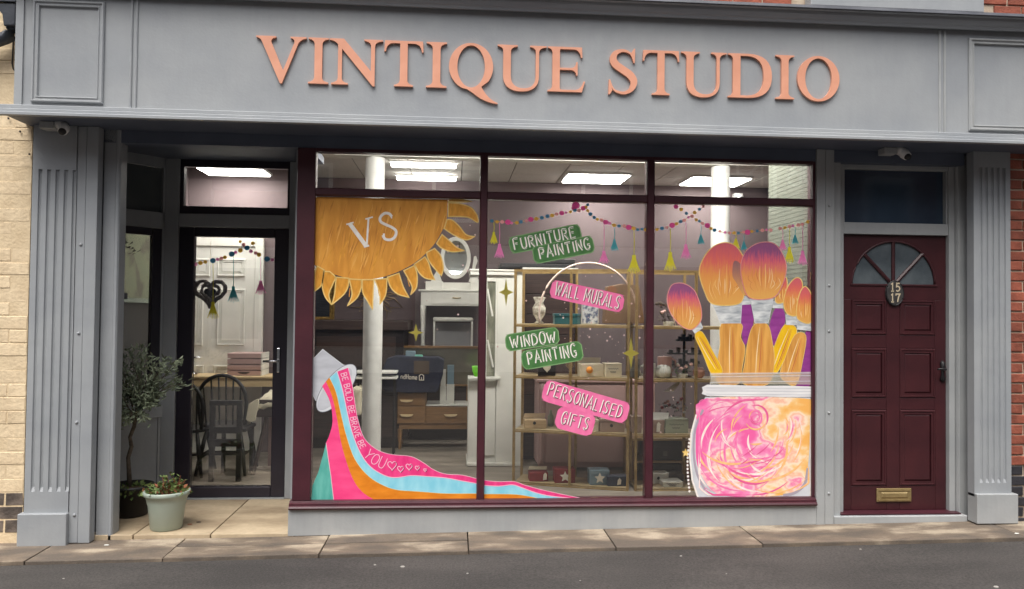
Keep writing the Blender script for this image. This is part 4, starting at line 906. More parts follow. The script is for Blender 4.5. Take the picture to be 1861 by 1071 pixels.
# four-pointed stars
def star4(cx, cy, hw, hh, conv, label):
    P = []
    for i in range(4):
        a = R(90*i-90); b = a+R(45); P.append((cx+hw*math.cos(a), cy+hh*math.sin(a))); P.append((cx+hw*.34*math.cos(b), cy+hh*.26*math.sin(b)))
    o = coat('painted_star', conv(P), 2, P_STAR, None); tag(o, label, 'window painting', 'gold stars painted on the panes')
star4(188, 855, 42, 82, c5, 'gold four-pointed star beside the FURNITURE PAINTING sign, on the white cabinet')
star4(808, 232, 43, 84, c6, 'gold four-pointed star low on the brass shelf post')
star4(665, 126, 40, 46, c4, 'small gold four-pointed star beside the white vanity table')
mb = MB(); rr_ = random.Random(11)
for i in range(105):
    if i < 70: px, py = rr_.gauss(1075, 62), rr_.gauss(605, 48)
    elif i < 90: px, py = rr_.uniform(760, 868), rr_.uniform(400, 640)
    else: px, py = rr_.uniform(1195, 1258), rr_.uniform(590, 800)
    if not (892 < px < 1168 or px < 868 or px > 1192): continue
    X, Z = at(px, py, GY); r = rr_.choice((.003, .004, .005, .007)); b = len(mb.v)
    mb.v += [(X+r*math.cos(R(a)), PY-.0004, Z+r*math.sin(R(a))) for a in range(0, 360, 60)]; mb.f.append(tuple(range(b, b+6)))
tag(mb.build('paint_speckles', veil_mat('pale_speckle_paint', (236, 206, 200), .75)), 'pale paint speckles flicked over the middle panes', 'window painting', kind='stuff')

# bead garlands with tassels
BEADM = {'m': P_BM, 'p': P_BP, 'y': P_BY, 'b': P_BB, 'k': P_TPK}
def bead(px, py, r, mat, parent, Y=None, conv=None):
    X, Z = conv([(px, py)])[0]; s = r/3.15*.00386; mb = MB(); n = 14
    mb.v = [(X, PY-.0016, Z)]+[(X+s*math.cos(2*math.pi*i/n)*1.05, PY-.0012, Z+s*math.sin(2*math.pi*i/n)*.95) for i in range(n)]
    mb.f = [(0, 1+i, 1+(i+1) % n) for i in range(n)]; return mb.build('bead', mat, parent)
def tassel(x, yt, y0, y1, wd, mat, parent, conv, py=None):
    mb = MB(); rt = random.Random(int(x*7+y0)); h = y1-y0
    ribbon(mb, conv([(x, yt), (x+2, (yt+y0)/2), (x, y0+2)]), .0045, PY-.0009)
    hd_ = conv([(x-wd*.16, y0+h*.25), (x-wd*.14, y0), (x+wd*.14, y0), (x+wd*.16, y0+h*.25)]); b = len(mb.v); mb.v += [(X, PY-.0010, Z) for X, Z in hd_]; mb.f.append((b, b+1, b+2, b+3))
    for i in range(9):
        t = -1+2*i/8; P = conv([(x+t*wd*.12, y0+h*.2), (x+t*wd*.3, y0+h*.6), (x+t*wd*.5+rt.uniform(-2, 2), y1-abs(t)*h*.08+rt.uniform(-5, 5))])
        ribbon(mb, P, [.006, .0075, .0035], PY-.0011-.00004*i)
    return mb.build('tassel', mat, parent)
GARL = {'m': 16, 'p': 11, 'y': 11, 'b': 11, 'k': 9}
def garland(label, pathpts, conv, every, seq, tassels, extra=()):
    P = smooth_open(pathpts, 8); t = art('bead_garland', label, 'window painting', conv(P), 'bead garlands painted along the pane tops')
    line('string', conv(P), .003, .5, P_BY, t)
    L = 0; nxt = 0; i = 0
    for a, b in zip(P, P[1:]):
        L += math.hypot(b[0]-a[0], b[1]-a[1])
        if L >= nxt:
            k = seq[i % len(seq)]; bead(b[0]+random.uniform(-2, 2), b[1]+random.uniform(-3, 3), GARL[k]*random.uniform(.8, 1.1), BEADM[k], t, conv=conv); i += 1; nxt = L+every*random.uniform(.85, 1.2)
    for x, y, r, k in extra: bead(x, y, r, BEADM[k], t, conv=conv)
    for x, yt, y0, y1, wd, m in tassels: tassel(x, yt, y0, y1, wd, m, t, conv)
garland('painted bead garland with five tassels swagged over the middle pane', [(104, 445), (160, 452), (205, 456), (250, 455), (300, 446), (350, 436), (400, 430), (450, 415), (500, 405), (540, 398), (570, 388), (600, 388), (640, 374), (680, 420), (712, 438), (745, 448), (800, 468), (832, 472), (870, 480), (930, 493), (970, 495), (997, 495)], c5, 24, 'bypmkybpmyb',
        [(118, 455, 510, 580, 44, P_YEL), (150, 455, 578, 660, 56, P_TPK), (748, 455, 618, 692, 60, P_TPK), (808, 478, 552, 618, 44, P_TTL), (920, 498, 642, 750, 74, P_YEL)], extra=[(587, 358, 22, 'm'), (575, 374, 12, 'm'), (655, 354, 9, 'b'), (645, 368, 10, 'y')])
garland('painted bead garland crossing under the right top pane with many tassels', [(105, 495), (135, 490), (172, 480), (205, 468), (235, 455), (265, 443), (300, 420), (335, 441), (355, 455), (395, 475), (420, 490), (450, 503), (485, 512), (530, 515), (570, 515), (610, 512), (650, 508), (690, 502), (740, 500), (770, 497)], c7, 23, 'ybpmybpkp',
        [(183, 490, 625, 735, 66, P_YEL), (272, 455, 580, 665, 58, P_TPK), (358, 465, 525, 582, 38, P_TTL), (558, 522, 548, 608, 44, P_YEL), (604, 528, 566, 612, 34, P_TTL)], extra=[(215, 365, 14, 'm'), (245, 381, 11, 'y'), (275, 404, 10, 'b'), (322, 399, 11, 'y'), (350, 380, 9, 'b'), (371, 364, 9, 'p')])
garland('short painted bead garland rising to the right end of the window', [(808, 492), (850, 483), (905, 473), (940, 464), (982, 442)], c7, 24, 'pypkp', [(826, 498, 556, 618, 46, P_TPK), (865, 490, 596, 688, 56, P_YEL), (897, 482, 528, 578, 36, P_TTL), (940, 470, 618, 700, 54, P_TPK)])

# the jar of brushes
BR1 = ramp_mat('bristle_paint_warm', [(0, (224, 166, 82)), (.45, (226, 150, 74)), (.72, (222, 104, 92)), (1, (206, 92, 110))])
BR2 = ramp_mat('bristle_paint_plum', [(0, (226, 170, 86)), (.40, (224, 146, 78)), (.68, (212, 92, 112)), (.86, (138, 76, 122)), (1, (150, 80, 120))])
STREAKS = [mk('bristle_light_streak', (238, 190, 110), (244, 204, 134), rough=.6), mk('bristle_amber_streak', (214, 140, 60), rough=.6), mk('bristle_cream_streak', (244, 216, 166), rough=.6), mk('bristle_rust_streak', (196, 112, 62), rough=.6)]
FERR = mk('silver_ferrule_paint', (150, 156, 162), (224, 226, 224), scale=7, stretch=(1, 1, 4), rough=.5, distort=.5)
HTAN = mk('tan_handle_paint', (198, 134, 58), (230, 170, 84), scale=6, stretch=(5, 1, .5), rough=.5)
HYEL = mk('yellow_handle_paint', (228, 176, 10), (244, 196, 30), scale=8, stretch=(3, 1, .6), rough=.5)
HPUR = mk('purple_handle_paint', (134, 50, 130), (156, 66, 148), scale=8, stretch=(1, 1, 3), rough=.5)
jarpts = [(342, 455), (880, 458), (884, 600), (880, 970), (305, 972), (275, 880), (262, 760), (270, 640), (295, 545)]
jb = art('painted_brush_jar', 'pink and orange paint jar full of brushes painted on the right pane', 'window painting', c8(jarpts))
def brush(handle, ferrule, bristle, hm, bm, layer, fconv=c7, streaks=5):
    if handle:
        HP = c8(smooth_closed(handle, 4)); h = coat('handle', HP, layer, hm, jb)
        if hm is not HPUR:
            line('handle_outline', HP, .004, layer+.9, P_EDGE, h, True); hx0, hx1, hz0, hz1 = min(p[0] for p in HP), max(p[0] for p in HP), min(p[1] for p in HP), max(p[1] for p in HP)
            mids = [c8([((handle[0][0]+handle[1][0])/2, (handle[0][1]+handle[1][1])/2)])[0], c8([(sum(p[0] for p in handle)/len(handle), sum(p[1] for p in handle)/len(handle))])[0]]; far_ = (2*mids[1][0]-mids[0][0], 2*mids[1][1]-mids[0][1])
            for q, (dx, mm) in enumerate(((-.016, STREAKS[2]), (.012, STREAKS[3]), (.024, STREAKS[1]))):
                if hx1-hx0 > .12 or q < 1: line('handle_streak', smooth_open([(mids[0][0]+dx*.6, mids[0][1]-.02), (mids[1][0]+dx, mids[1][1]), (far_[0]+dx*.8, far_[1]+.02)], 5), [.001+.006*math.sin(math.pi*(i+.3)/11) for i in range(11)], layer+.5, mm, h)
    if ferrule: f = coat('ferrule', fconv(ferrule), layer+1, FERR, jb); line('ferrule_line', fconv(ferrule), .004, layer+1.5, P_CUP2, f, True)
    if bristle:
        P = c7(smooth_closed(bristle, 5)); b = coat('bristles', P, layer+2, bm, jb); line('bristle_outline', P, .007, layer+2.8, P_EDGE if bm is BR1 else P_BP, b, True)
        cx = sum(p[0] for p in bristle)/len(bristle); y0, y1 = min(p[1] for p in bristle), max(p[1] for p in bristle); hw = (max(p[0] for p in bristle)-min(p[0] for p in bristle))/2
        rb_ = random.Random(int(cx*3+y0)); ns = streaks*3
        for k in range(ns):
            t = -1+2*(k+rb_.uniform(.1, .9))/ns; a_, c_ = rb_.uniform(.04, .30), rb_.uniform(.30, .62)+.14*abs(t); S = smooth_open([(cx+t*hw*.52, y1-(y1-y0)*a_), (cx+t*hw*(.68+.1*rb_.random()), y1-(y1-y0)*(a_+1-c_)/2), (cx+t*hw*.66, y0+(y1-y0)*c_)], 6)
            w0 = rb_.uniform(.0025, .006); line('bristle_streak', c7(S), [max(.0008, w0*math.sin(math.pi*(i+.6)/(len(S)+.4))) for i in range(len(S))], layer+2.3+.02*k, rb_.choice(STREAKS), b)
brush([(850, 140), (884, 100), (885, 250), (885, 392), (790, 392), (838, 250)], None, None, HPUR, None, 1)
brush([(526, -25), (588, -22), (592, 60), (570, 140), (545, 192), (526, 110)], [(598, 878), (636, 878), (646, 922), (588, 926)], None, HPUR, None, 1)
brush([(700, 2), (742, 8), (752, 70), (722, 150), (690, 190), (668, 110)], [(770, 905), (828, 910), (834, 946), (768, 944)], [(800, 800), (845, 770), (850, 840), (832, 908), (785, 908)], HPUR, BR1, 1, streaks=2)
brush([(425, 82), (528, 82), (524, 150), (546, 205), (532, 300), (512, 388), (405, 384), (402, 290), (418, 190)], [(428, 930), (592, 915), (585, 1031), (470, 1032)], [(348, 740), (372, 660), (420, 600), (480, 572), (540, 580), (585, 625), (604, 680), (596, 800), (602, 880), (560, 925), (425, 922), (378, 850)], HTAN, BR1, 3)
coat('bristles', c7(smooth_closed([(545, 680), (580, 690), (600, 760), (625, 860), (600, 868), (560, 800), (538, 760)], 4)), 5.9, ramp_mat('bristle_paint_dusk', [(0, (216, 160, 90)), (.6, (176, 120, 96)), (1, (140, 96, 100))]), jb)
brush([(594, 84), (660, 84), (684, 170), (696, 275), (662, 390), (536, 388), (544, 280), (562, 160)], [(640, 893), (770, 893), (742, 1031), (666, 1031)], [(584, 710), (608, 630), (660, 585), (720, 568), (780, 580), (826, 640), (846, 720), (820, 820), (768, 887), (642, 890), (600, 820)], HTAN, BR2, 6.2)
brush([(745, 88), (806, 100), (800, 175), (752, 255), (705, 335), (648, 330), (690, 210)], [(842, 984), (906, 985), (912, 1042), (846, 1040)], [(830, 900), (850, 830), (888, 780), (920, 774), (938, 810), (930, 900), (905, 985), (858, 982), (836, 950)], HYEL, BR1, 5, streaks=3)
brush([(800, 138), (856, 140), (842, 260), (804, 395), (726, 350), (748, 262)], [(906, 1014), (990, 1026), (986, 1075), (908, 1066)], [(903, 950), (922, 860), (950, 822), (980, 850), (992, 900), (986, 1026), (915, 1012)], HTAN, BR1, 7, streaks=3)
brush([(290, 142), (325, 122), (380, 220), (432, 325), (376, 340), (330, 235)], [(305, 1062), (352, 1020), (368, 1058), (322, 1090)], [(200, 808), (258, 805), (315, 840), (345, 900), (360, 960), (355, 1020), (310, 1066), (262, 1058), (212, 1015), (178, 960), (164, 900), (174, 845)], HYEL, BR2, 5, streaks=4)
coat('jar_neck', c8([(370, 332), (880, 326), (882, 392), (368, 386)]), 10, veil_mat('jar_neck_veil', (236, 226, 206), .34), jb)
for k, (y, a) in enumerate(((336, .6), (350, .4), (378, .5))):
    line('neck_line', c8([(366, y+2), (880, y-4)]), .004, 10.6+k*.1, P_CUP2, jb)
P_JAR = ramp_mat('swirled_jar_paint', [(0, (242, 100, 166)), (.2, (246, 146, 190)), (.31, (250, 208, 210)), (.40, (244, 126, 170)), (.52, (252, 220, 206)), (.61, (248, 186, 154)), (.73, (252, 228, 200)), (.86, (248, 200, 130)), (1, (246, 182, 96))], axis='X', streak=.62, scale=2.6, stretch=(1.3, 1, 1.5))
body = coat('jar_body', c8(smooth_closed(jarpts, 1)), 8, P_CUP2, jb)
inner = [(345, 462), (875, 465), (878, 560), (872, 760), (850, 880), (800, 940), (700, 962), (520, 966), (400, 950), (335, 880), (300, 800), (292, 700), (300, 590)]
paint = coat('jar_paint', c8(smooth_closed(inner, 3)), 8.8, P_JAR, jb)
line('jar_outline', c8(jarpts[2:]), .012, 9.6, P_WHITE, jb)
line('jar_glass_shade', c8(smooth_open([(330, 520), (290, 620), (282, 740), (300, 850), (340, 930)], 4)), .016, 9.2, mk('lilac_grey_paint', (170, 160, 172), rough=.6), jb)
line('jar_glass_shade', c8(smooth_open([(866, 820), (850, 900), (800, 945), (740, 958)], 4)), .02, 9.2, MATS['lilac_grey_paint'], jb)
rs2 = random.Random(5)
SW = [mk('swoosh_hot_pink', (244, 108, 168), (248, 140, 188), scale=20, rough=.5), mk('swoosh_white', (248, 220, 212), (254, 240, 232), scale=20, rough=.5), mk('swoosh_orange', (248, 178, 108), (250, 204, 144), scale=20, rough=.5), mk('swoosh_rose', (234, 96, 152), rough=.5)]
SWC = [(0, 0, 3, 0, 2, 1), (0, 2, 1, 0, 2, 3), (2, 2, 2, 1, 0, 2)]
nsw = 0
def swirl(cx, cy, a, b, t0, t1, wd, mat, wob=0.0):
    global nsw
    P = []
    for i in range(21):
        t = R(t0+(t1-t0)*i/20); P.append((min(870, max(312, cx+a*math.cos(t)+wob*math.sin(i*.9))), min(956, max(470, cy+b*math.sin(t)+wob*math.cos(i*.7)))))
    line('paint_swirl', c8(P), [.0012+wd*math.sin(math.pi*(i+.4)/21) for i in range(21)], 9.0+.012*nsw, mat, paint); nsw += 1
for k in range(84):                      # loose arcs following the round of the jar
    f = rs2.random(); cx, cy = 590+rs2.uniform(-110, 110), 690+rs2.uniform(-90, 70); a = 60+210*math.sqrt(f); b = a*rs2.uniform(.85, 1.05); t0 = rs2.uniform(-20, 215)
    if t0 > 160: a, b = a*.95, b*.8
    mid_x = cx+a*math.cos(R(t0+30)); z_ = 0 if mid_x < 500 else (1 if mid_x < 690 else 2)
    swirl(cx, cy, a, b, t0, t0+rs2.uniform(35, 80), rs2.uniform(.005, .017), SW[rs2.choice(SWC[z_])], 0)
for k in range(12):                      # the tight pink whorl at the top
    r_ = rs2.uniform(14, 66); t0 = rs2.uniform(0, 360); swirl(600, 562, r_, r_*1.05, t0, t0+rs2.uniform(90, 170), rs2.uniform(.007, .016), SW[rs2.choice((0, 0, 0, 3, 2))])
for k in range(10):
    t0 = rs2.uniform(-70, 10); r_ = rs2.uniform(40, 120); swirl(730, 600, r_*.7, r_, t0, t0+rs2.uniform(50, 90), rs2.uniform(.005, .012), SW[rs2.choice((1, 2, 1, 0))])
for x0, y0, x1, y1 in ((530, 760, 608, 700), (602, 752, 672, 692), (520, 800, 560, 770), (690, 760, 740, 720)):
    line('paint_stroke', c8(smooth_open([(x0, y0), ((x0+x1)/2+6, (y0+y1)/2), (x1, y1)], 4)), [.003, .006, .009, .01, .009, .008, .006, .004, .003], 10, SW[3], paint)
rimp = c8(smooth_closed([(352, 392), (600, 398), (884, 402), (886, 455), (620, 452), (352, 450), (330, 424)], 2))
rm = coat('jar_rim', rimp, 11, mk('white_rim_paint', (214, 212, 214), (240, 238, 236), scale=6, stretch=(.5, 1, 6), rough=.6), jb)
for y in (408, 424, 440): line('rim_line', c8([(346, y), (884, y+4)]), .003, 11.5, P_CUP, rm)
# string of little white painted beads beside the jar
bs = art('painted_bead_string', 'thin vertical string of white beads with a star painted left of the jar', 'window painting', c8([(262, 670), (262, 940)]))
line('string', c8([(262, 668), (258, 720), (252, 800), (258, 880), (264, 940)]), .004, 1, P_INK, bs)
for i in range(15):
    y = 672+i*19; x = 262-10*math.sin((i)/14*math.pi); X, Z = c8([(x, y)])[0]; mb = MB(); n = 8
    mb.v = [(X+.0085*math.cos(2*math.pi*j/n), PY-.0012, Z+.009*math.sin(2*math.pi*j/n)) for j in range(n)]; mb.f = [tuple(range(n))]; mb.build('bead', P_WHITE, bs)
P = []
for i in range(10):
    a = R(36*i-90); r = 20 if i % 2 == 0 else 9; P.append((242+r*math.cos(a), 742+r*1.2*math.sin(a)))
coat('star', c8(P), 2, P_EDGE, bs)

# garland painted on the entrance door glass
GYD = LY+.0295
def c9(P): return [at(330+x/4.119, 420+y/4.119, GYD) for x, y in P]
_PY = PY; PY = GYD
dg = thing('bead_garland', 'painted bead garland with three tassels on the entrance door glass', 'window painting', (-1.8, GYD, 1.7), 'bead garlands painted along the pane tops')
for i, (x, y, r, k) in enumerate([(105, 250, 14, 'k'), (142, 240, 16, 'y'), (178, 232, 14, 'y'), (235, 222, 20, 'b'), (270, 212, 13, 'k'), (298, 205, 14, 'p'), (325, 197, 14, 'y'), (375, 173, 21, 'b'), (405, 160, 13, 'k'), (440, 145, 18, 'y'), (490, 127, 19, 'b'), (465, 102, 14, 'p'), (440, 80, 11, 'y'), (535, 92, 15, 'y'), (520, 152, 15, 'k'), (555, 165, 14, 'p'), (580, 178, 17, 'y'), (640, 210, 21, 'b'), (680, 216, 13, 'k')]):
    X, Z = c9([(x, y)])[0]; s = r/4.119*.0046; n = 14; mb = MB()
    mb.v = [(X, PY-.0020-.00003*i, Z)]+[(X+s*math.cos(2*math.pi*j/n), PY-.0012-.00003*i, Z+s*.95*math.sin(2*math.pi*j/n)) for j in range(n)]; mb.f = [(0, 1+j, 1+(j+1) % n) for j in range(n)]
    mb.build('bead', BEADM[k], dg)
for x, yt, y0, y1, wd, m in ((235, 235, 530, 660, 84, P_YEL), (388, 190, 415, 535, 84, P_TTL), (592, 200, 372, 475, 80, P_TPK)): tassel(x, yt, y0, y1, wd, m, dg, c9)
PY = _PY

# ------------------------------------------------------------------ goods inside the shop
def pbox(px0, px1, pyt, pyb, Y, d, mb=None, zb=None):
    """box whose street face fills the given photo rectangle at depth Y"""
    mb = mb or MB(); pm = (pyt+pyb)/2
    x0, x1 = at(px0, pm, Y)[0], at(px1, pm, Y)[0]; z1 = at((px0+px1)/2, pyt, Y)[1]; z0 = at((px0+px1)/2, pyb, Y)[1] if zb is None else zb
    return mb.box(x0, x1, Y, Y+d, z0, z1), (x0, x1, z0, z1)
SAGEB = mk('sage_card', (150, 158, 138), (162, 168, 148), rough=.7); CARD = mk('cream_card', (206, 194, 166), (218, 208, 182), rough=.7)
PINKB = mk('dusty_card', (152, 128, 114), (164, 140, 126), rough=.7); REDC = mk('deep_red_card', (116, 28, 34), (134, 36, 42), rough=.6)
SLATEB = mk('slate_blue_card', (112, 136, 150), (126, 150, 162), rough=.6); NAVYB = mk('navy_card', (36, 46, 66), (46, 58, 80), rough=.6)
DKBOX = mk('charcoal_card', (34, 34, 36), (44, 44, 46), rough=.6); GRYB = mk('grey_card', (96, 94, 92), (108, 106, 104), rough=.7)
PLY = mk('plywood_box', (176, 150, 112), (192, 166, 128), scale=10, stretch=(.6, 4, 8), rough=.6); TAGM = mk('white_card_tag', (226, 220, 206), rough=.8)
TEALB = mk('teal_tin', (42, 88, 92), (52, 100, 104), rough=.5); CERW = mk('white_ceramic', (208, 208, 200), (220, 220, 212), rough=.25); CERP = mk('pink_ceramic', (206, 154, 140), (216, 166, 152), rough=.35)
KRAFT = mk('brown_leather_bag', (104, 78, 54), (122, 94, 68), scale=6, rough=.6, bump=.2)

# painted chest-height dark cabinet that carries the vanity, piano-like bureau and dresser
dkc = thing('dark_chest', 'tall dark brown chest carrying the white vanity table', 'chest', (.1, 4.0, IFZ))
x0, x1 = at(745, 640, 3.75)[0], at(905, 640, 3.75)[0]; z1 = at(820, 646, 3.75)[1]
MB().box(x0, x1, 3.76, 4.28, .10, z1-.03).build('carcass', DWOOD2, dkc); MB().box(x0-.02, x1+.02, 3.74, 4.29, z1-.029, z1).build('top', DWOOD, dkc, bevel=.005)
for k in range(3): zz = .14+k*(z1-.2)/3; MB().box(x0+.03, x1-.03, 3.745, 3.759, zz, zz+(z1-.26)/3).build('drawer', DWOOD, dkc, bevel=.004)
MB().box(x0+.02, x1-.02, 3.78, 4.26, IFZ, .099).build('plinth', DWOOD2, dkc)
VT = z1
va = thing('vanity_table', 'white vanity table with swing oval mirror on a dark chest', 'vanity table', (.12, 4.0, VT))
Yv = 3.84
x0, x1 = at(763, 560, Yv)[0], at(896, 560, Yv)[0]; zt = at(830, 527, Yv)[1]
MB().box(x0-.02, x1+.02, Yv-.02, 4.26, zt-.022, zt).build('top', WPAINT, va, bevel=.006)
za = at(830, 556, Yv)[1]
MB().box(x0+.01, x1-.01, Yv, 4.24, za, zt-.0225).build('apron', WPAINT, va)
MB().box(x0+.14, x1-.14, Yv-.012, Yv-.0005, za+.02, zt-.035).build('drawer', WPAINT, va, bevel=.003)
MB().tube([((x0+x1)/2-.05, Yv-.02, (za+zt)/2), ((x0+x1)/2, Yv-.03, (za+zt)/2-.005), ((x0+x1)/2+.05, Yv-.02, (za+zt)/2)], .007, 6).build('handle', BRASS, va)
for sx in (x0+.035, x1-.035):
    for yy in (Yv+.03, 4.2): MB().lathe((sx, yy, VT), [(.014, 0), (.022, .08), (.016, .14), (.03, za-VT-.06), (.034, za-VT)], 10).build('leg', WPAINT, va, smooth=True)
zt2 = at(830, 512, Yv+.1)[1]
for a, b in ((x0+.06, x0+.27), (x1-.27, x1-.06)): MB().box(a, b, Yv+.1, 4.2, zt+.0005, zt2).build('trinket_drawer', WPAINT, va, bevel=.004)
MB().box(x0+.27, x1-.27, Yv+.16, 4.2, zt+.0005, zt2-.01).build('back_rail', WPAINT, va)
mx, mz = at(828, 469, Yv+.2); ra, rb = .185, .262
fr_ = MB().prism([(mx+(ra)*math.cos(R(a)), mz+rb*math.sin(R(a))) for a in range(0, 360, 10)], Yv+.18, Yv+.22, holes=[[(mx+(ra-.045)*math.cos(R(a)), mz+(rb-.05)*math.sin(R(a))) for a in range(0, 360, 10)]]).build('mirror_frame', WPAINT, va, bevel=.006)
MB().prism([(mx+(ra-.04)*math.cos(R(a)), mz+(rb-.045)*math.sin(R(a))) for a in range(0, 360, 10)], Yv+.2, Yv+.21).build('mirror_glass', MIRROR, fr_); fr_.rotation_euler.x = R(-9)
for s in (-1, 1):
    post = [(mx+s*.16, zt2), (mx+s*.30, zt2), (mx+s*.27, zt2+.06), (mx+s*.235, zt2+.12), (mx+s*.25, zt2+.20), (mx+s*.27, zt2+.26), (mx+s*.25, zt2+.32), (mx+s*.225, zt2+.32), (mx+s*.205, zt2+.18), (mx+s*.19, zt2+.08)]
    MB().prism(post, Yv+.19, Yv+.215).build('mirror_post', WPAINT, va, bevel=.004)
st = thing('vanity_stool', 'white stool with padded top tucked under the vanity table', 'stool', ((x0+x1)/2, Yv, VT))
xs0, xs1 = at(787, 590, Yv+.02)[0], at(860, 590, Yv+.02)[0]; zs = at(823, 577, Yv+.02)[1]
MB().box(xs0, xs1, Yv+.03, Yv+.3, zs-.05, zs).build('cushion', CERW, st, bevel=.02)
for sx in (xs0+.012, xs1-.012):
    for yy in (Yv+.05, Yv+.28): MB().box(sx-.011, sx+.011, yy-.011, yy+.011, VT, zs-.0505).build('leg', WPAINT, st)
MB().box(xs0+.03, xs1-.03, Yv+.27, Yv+.28, VT+.06, zs-.07).build('back_panel', mk('grey_fabric', (150, 150, 152), rough=.9), st)

# oak dressing table with a wide mirror
Yo = 3.1
oa = thing('dressing_table', 'oak dressing table with stepped drawers and wide mirror', 'dressing table', (-.05, Yo, IFZ))
ox0, ox1 = at(722, 760, Yo)[0], at(880, 760, Yo)[0]; oxm = at(773, 740, Yo)[0]
zA, zB, zC = at(750, 713, Yo)[1], at(820, 738, Yo)[1], at(800, 771, Yo)[1]
MB().box(ox0, oxm, Yo, Yo+.42, zC, zA).box(oxm+.0005, ox1, Yo, Yo+.42, zC, zB).build('carcass', OAK, oa, bevel=.004)
def odraw(px, py, x0, x1, z0, z1):
    d = MB().box(x0, x1, Yo-.012, Yo-.0005, z0, z1).build('drawer', OAK, oa, bevel=.003); hx, hz = at(px, py, Yo)
    MB().prism([(hx-.075, hz+.016), (hx+.075, hz+.016), (hx+.055, hz-.004), (hx, hz-.012), (hx-.055, hz-.004)], Yo-.035, Yo-.0125).build('handle', PINE, d, bevel=.004)
odraw(739, 729, ox0+.01, oxm-.01, zB+.008, zA-.015); odraw(739, 755.5, ox0+.01, oxm-.01, zC+.01, zB-.004); odraw(819, 755.5, oxm+.012, ox1-.01, zC+.01, zB-.012)
MB().box(oxm+.01, ox1, Yo-.015, Yo+.40, zB+.0005, zB+.014).build('glass_shelf', CERW, oa)
MB().box(ox0+.02, ox1-.01, Yo+.01, Yo+.41, zC-.055, zC-.0005).build('plinth_rail', OAK, oa)
for sx in (ox0+.03, ox1-.04):
    for yy in (Yo+.03, Yo+.38): MB().lathe((sx, yy, IFZ), [(.016, 0), (.028, zC-.057-IFZ)], 8).build('leg', OAK, oa)
mz0, mz1 = at(800, 702, Yo+.3)[1], at(800, 629, Yo+.3)[1]; mx0, mx1 = at(725, 660, Yo+.3)[0], at(890, 660, Yo+.3)[0]
f = MB().prism([(mx0, mz0), (mx1, mz0), (mx1, mz1), (mx0, mz1)], Yo+.30, Yo+.34, holes=[[(mx0+.03, mz0+.02), (mx1-.03, mz0+.02), (mx1-.03, mz1-.028), (mx0+.03, mz1-.028)]]).build('mirror_frame', OAK, oa, bevel=.003)
MB().box(mx0+.028, mx1-.028, Yo+.325, Yo+.332, mz0+.018, mz1-.026).build('mirror_glass', mk('dim_mirror', (128, 124, 112), (156, 150, 134), scale=3, rough=.12, metal=.6), f)
MB().box(mx0+.2, mx0+.26, Yo+.345, Yo+.37, zC, mz0+.2).box(mx1-.26, mx1-.2, Yo+.345, Yo+.37, zC, mz0+.2).build('mirror_support', OAK, oa)
MB().box(oxm+.01, ox1-.01, Yo+.38, Yo+.41, zB+.02, mz0+.02).build('back_board', DWOOD, oa)
# bits in front of the mirror: bottles and a white frame
for lab, px0, px1, pt, pb, m in (('pale blue carton stack on the dressing table', 812, 826, 664, 699, SLATEB), ('clear bottle on the dressing table beside the cartons', 800, 811, 672, 699, CERW)):
    mb, (a, b, c_, d_) = pbox(px0, px1, pt, pb, Yo+.1, .06, zb=zB+.0145); t = thing('carton' if 'carton' in lab else 'bottle', lab, 'carton' if 'carton' in lab else 'bottle', ((a+b)/2, Yo+.13, zB+.0145))
    if 'carton' in lab:
        MB().box(a, b, Yo+.1, Yo+.17, c_, c_+(d_-c_)*.5).build('box', CERW, t); MB().box(a+.006, b-.006, Yo+.105, Yo+.165, c_+(d_-c_)*.5+.0005, d_).build('box', m, t)
    else:
        MB().lathe(((a+b)/2, Yo+.13, c_), [((b-a)/2, 0), ((b-a)/2, (d_-c_)*.6), ((b-a)/5, (d_-c_)*.8), ((b-a)/5, d_-c_)], 12).build('glass', CLEARG, t, smooth=True)
# navy woven bag
Yb = 3.02
bgm, _ = at(700, 700, Yb), 0
ba = thing('tote_bag', 'big navy woven bag lettered in white, resting on the oak dressing table', 'bag', (at(752, 700, Yb+.1)[0], Yb+.15, zA))
f0 = [at(px, py, Yb) for px, py in ((700, 712), (778, 714), (797, 708), (807, 655), (780, 650), (740, 648), (703, 652), (694, 690))]
MB().prism(smooth_closed(f0, 2), Yb, Yb+.24).build('bag_body', NAVYC, ba, bevel=.02)
mb = MB(); X, Z = at(752, 675, Yb-.004); mb.box(X, at(780, 675, Yb)[0], Yb-.004, Yb-.0005, at(760, 680, Yb)[1], at(760, 656, Yb)[1]); mb.build('pocket_patch', mk('brown_patch', (84, 70, 58), rough=.8), ba)
def P_at(px, py, Y): return lambda P: [at(px+x, py+y, Y) for x, y in P]
LOW = {'n': [[(.06, 0), (.06, .6)], cv((.06, .45), (.22, .6), (.4, .5), (.42, 0))], 'd': [[(.42, 0), (.42, 1)], cv((.42, .5), (.24, .6), (.06, .46), (.06, .14), (.24, 0), (.42, .1))], 'o': [cv((.24, .6), (.07, .48), (.07, .12), (.24, 0), (.41, .12), (.41, .48), (.24, .6))], 'm': [[(.05, 0), (.05, .6)], cv((.05, .45), (.18, .6), (.3, .5), (.3, 0)), cv((.3, .45), (.44, .6), (.56, .5), (.56, 0))], 'e': [cv((.06, .3), (.42, .3), (.38, .52), (.22, .6), (.07, .46), (.07, .14), (.22, 0), (.42, .1))], 'H': [[(.06, 0), (.06, 1)], [(.46, 0), (.46, 1)], [(.06, .5), (.46, .5)]]}
x = 0
for ch in 'ndHome':
    mb = MB()
    for st_ in LOW[ch]: ribbon(mb, [at(728+(x+a)*8.2, 688.5+(x/3.4)*1.6-z*8.6, Yb-.003) for a, z in st_], .007, Yb-.003)
    mb.build('letter', TAGM, ba); x += .62 if ch != 'm' else .72
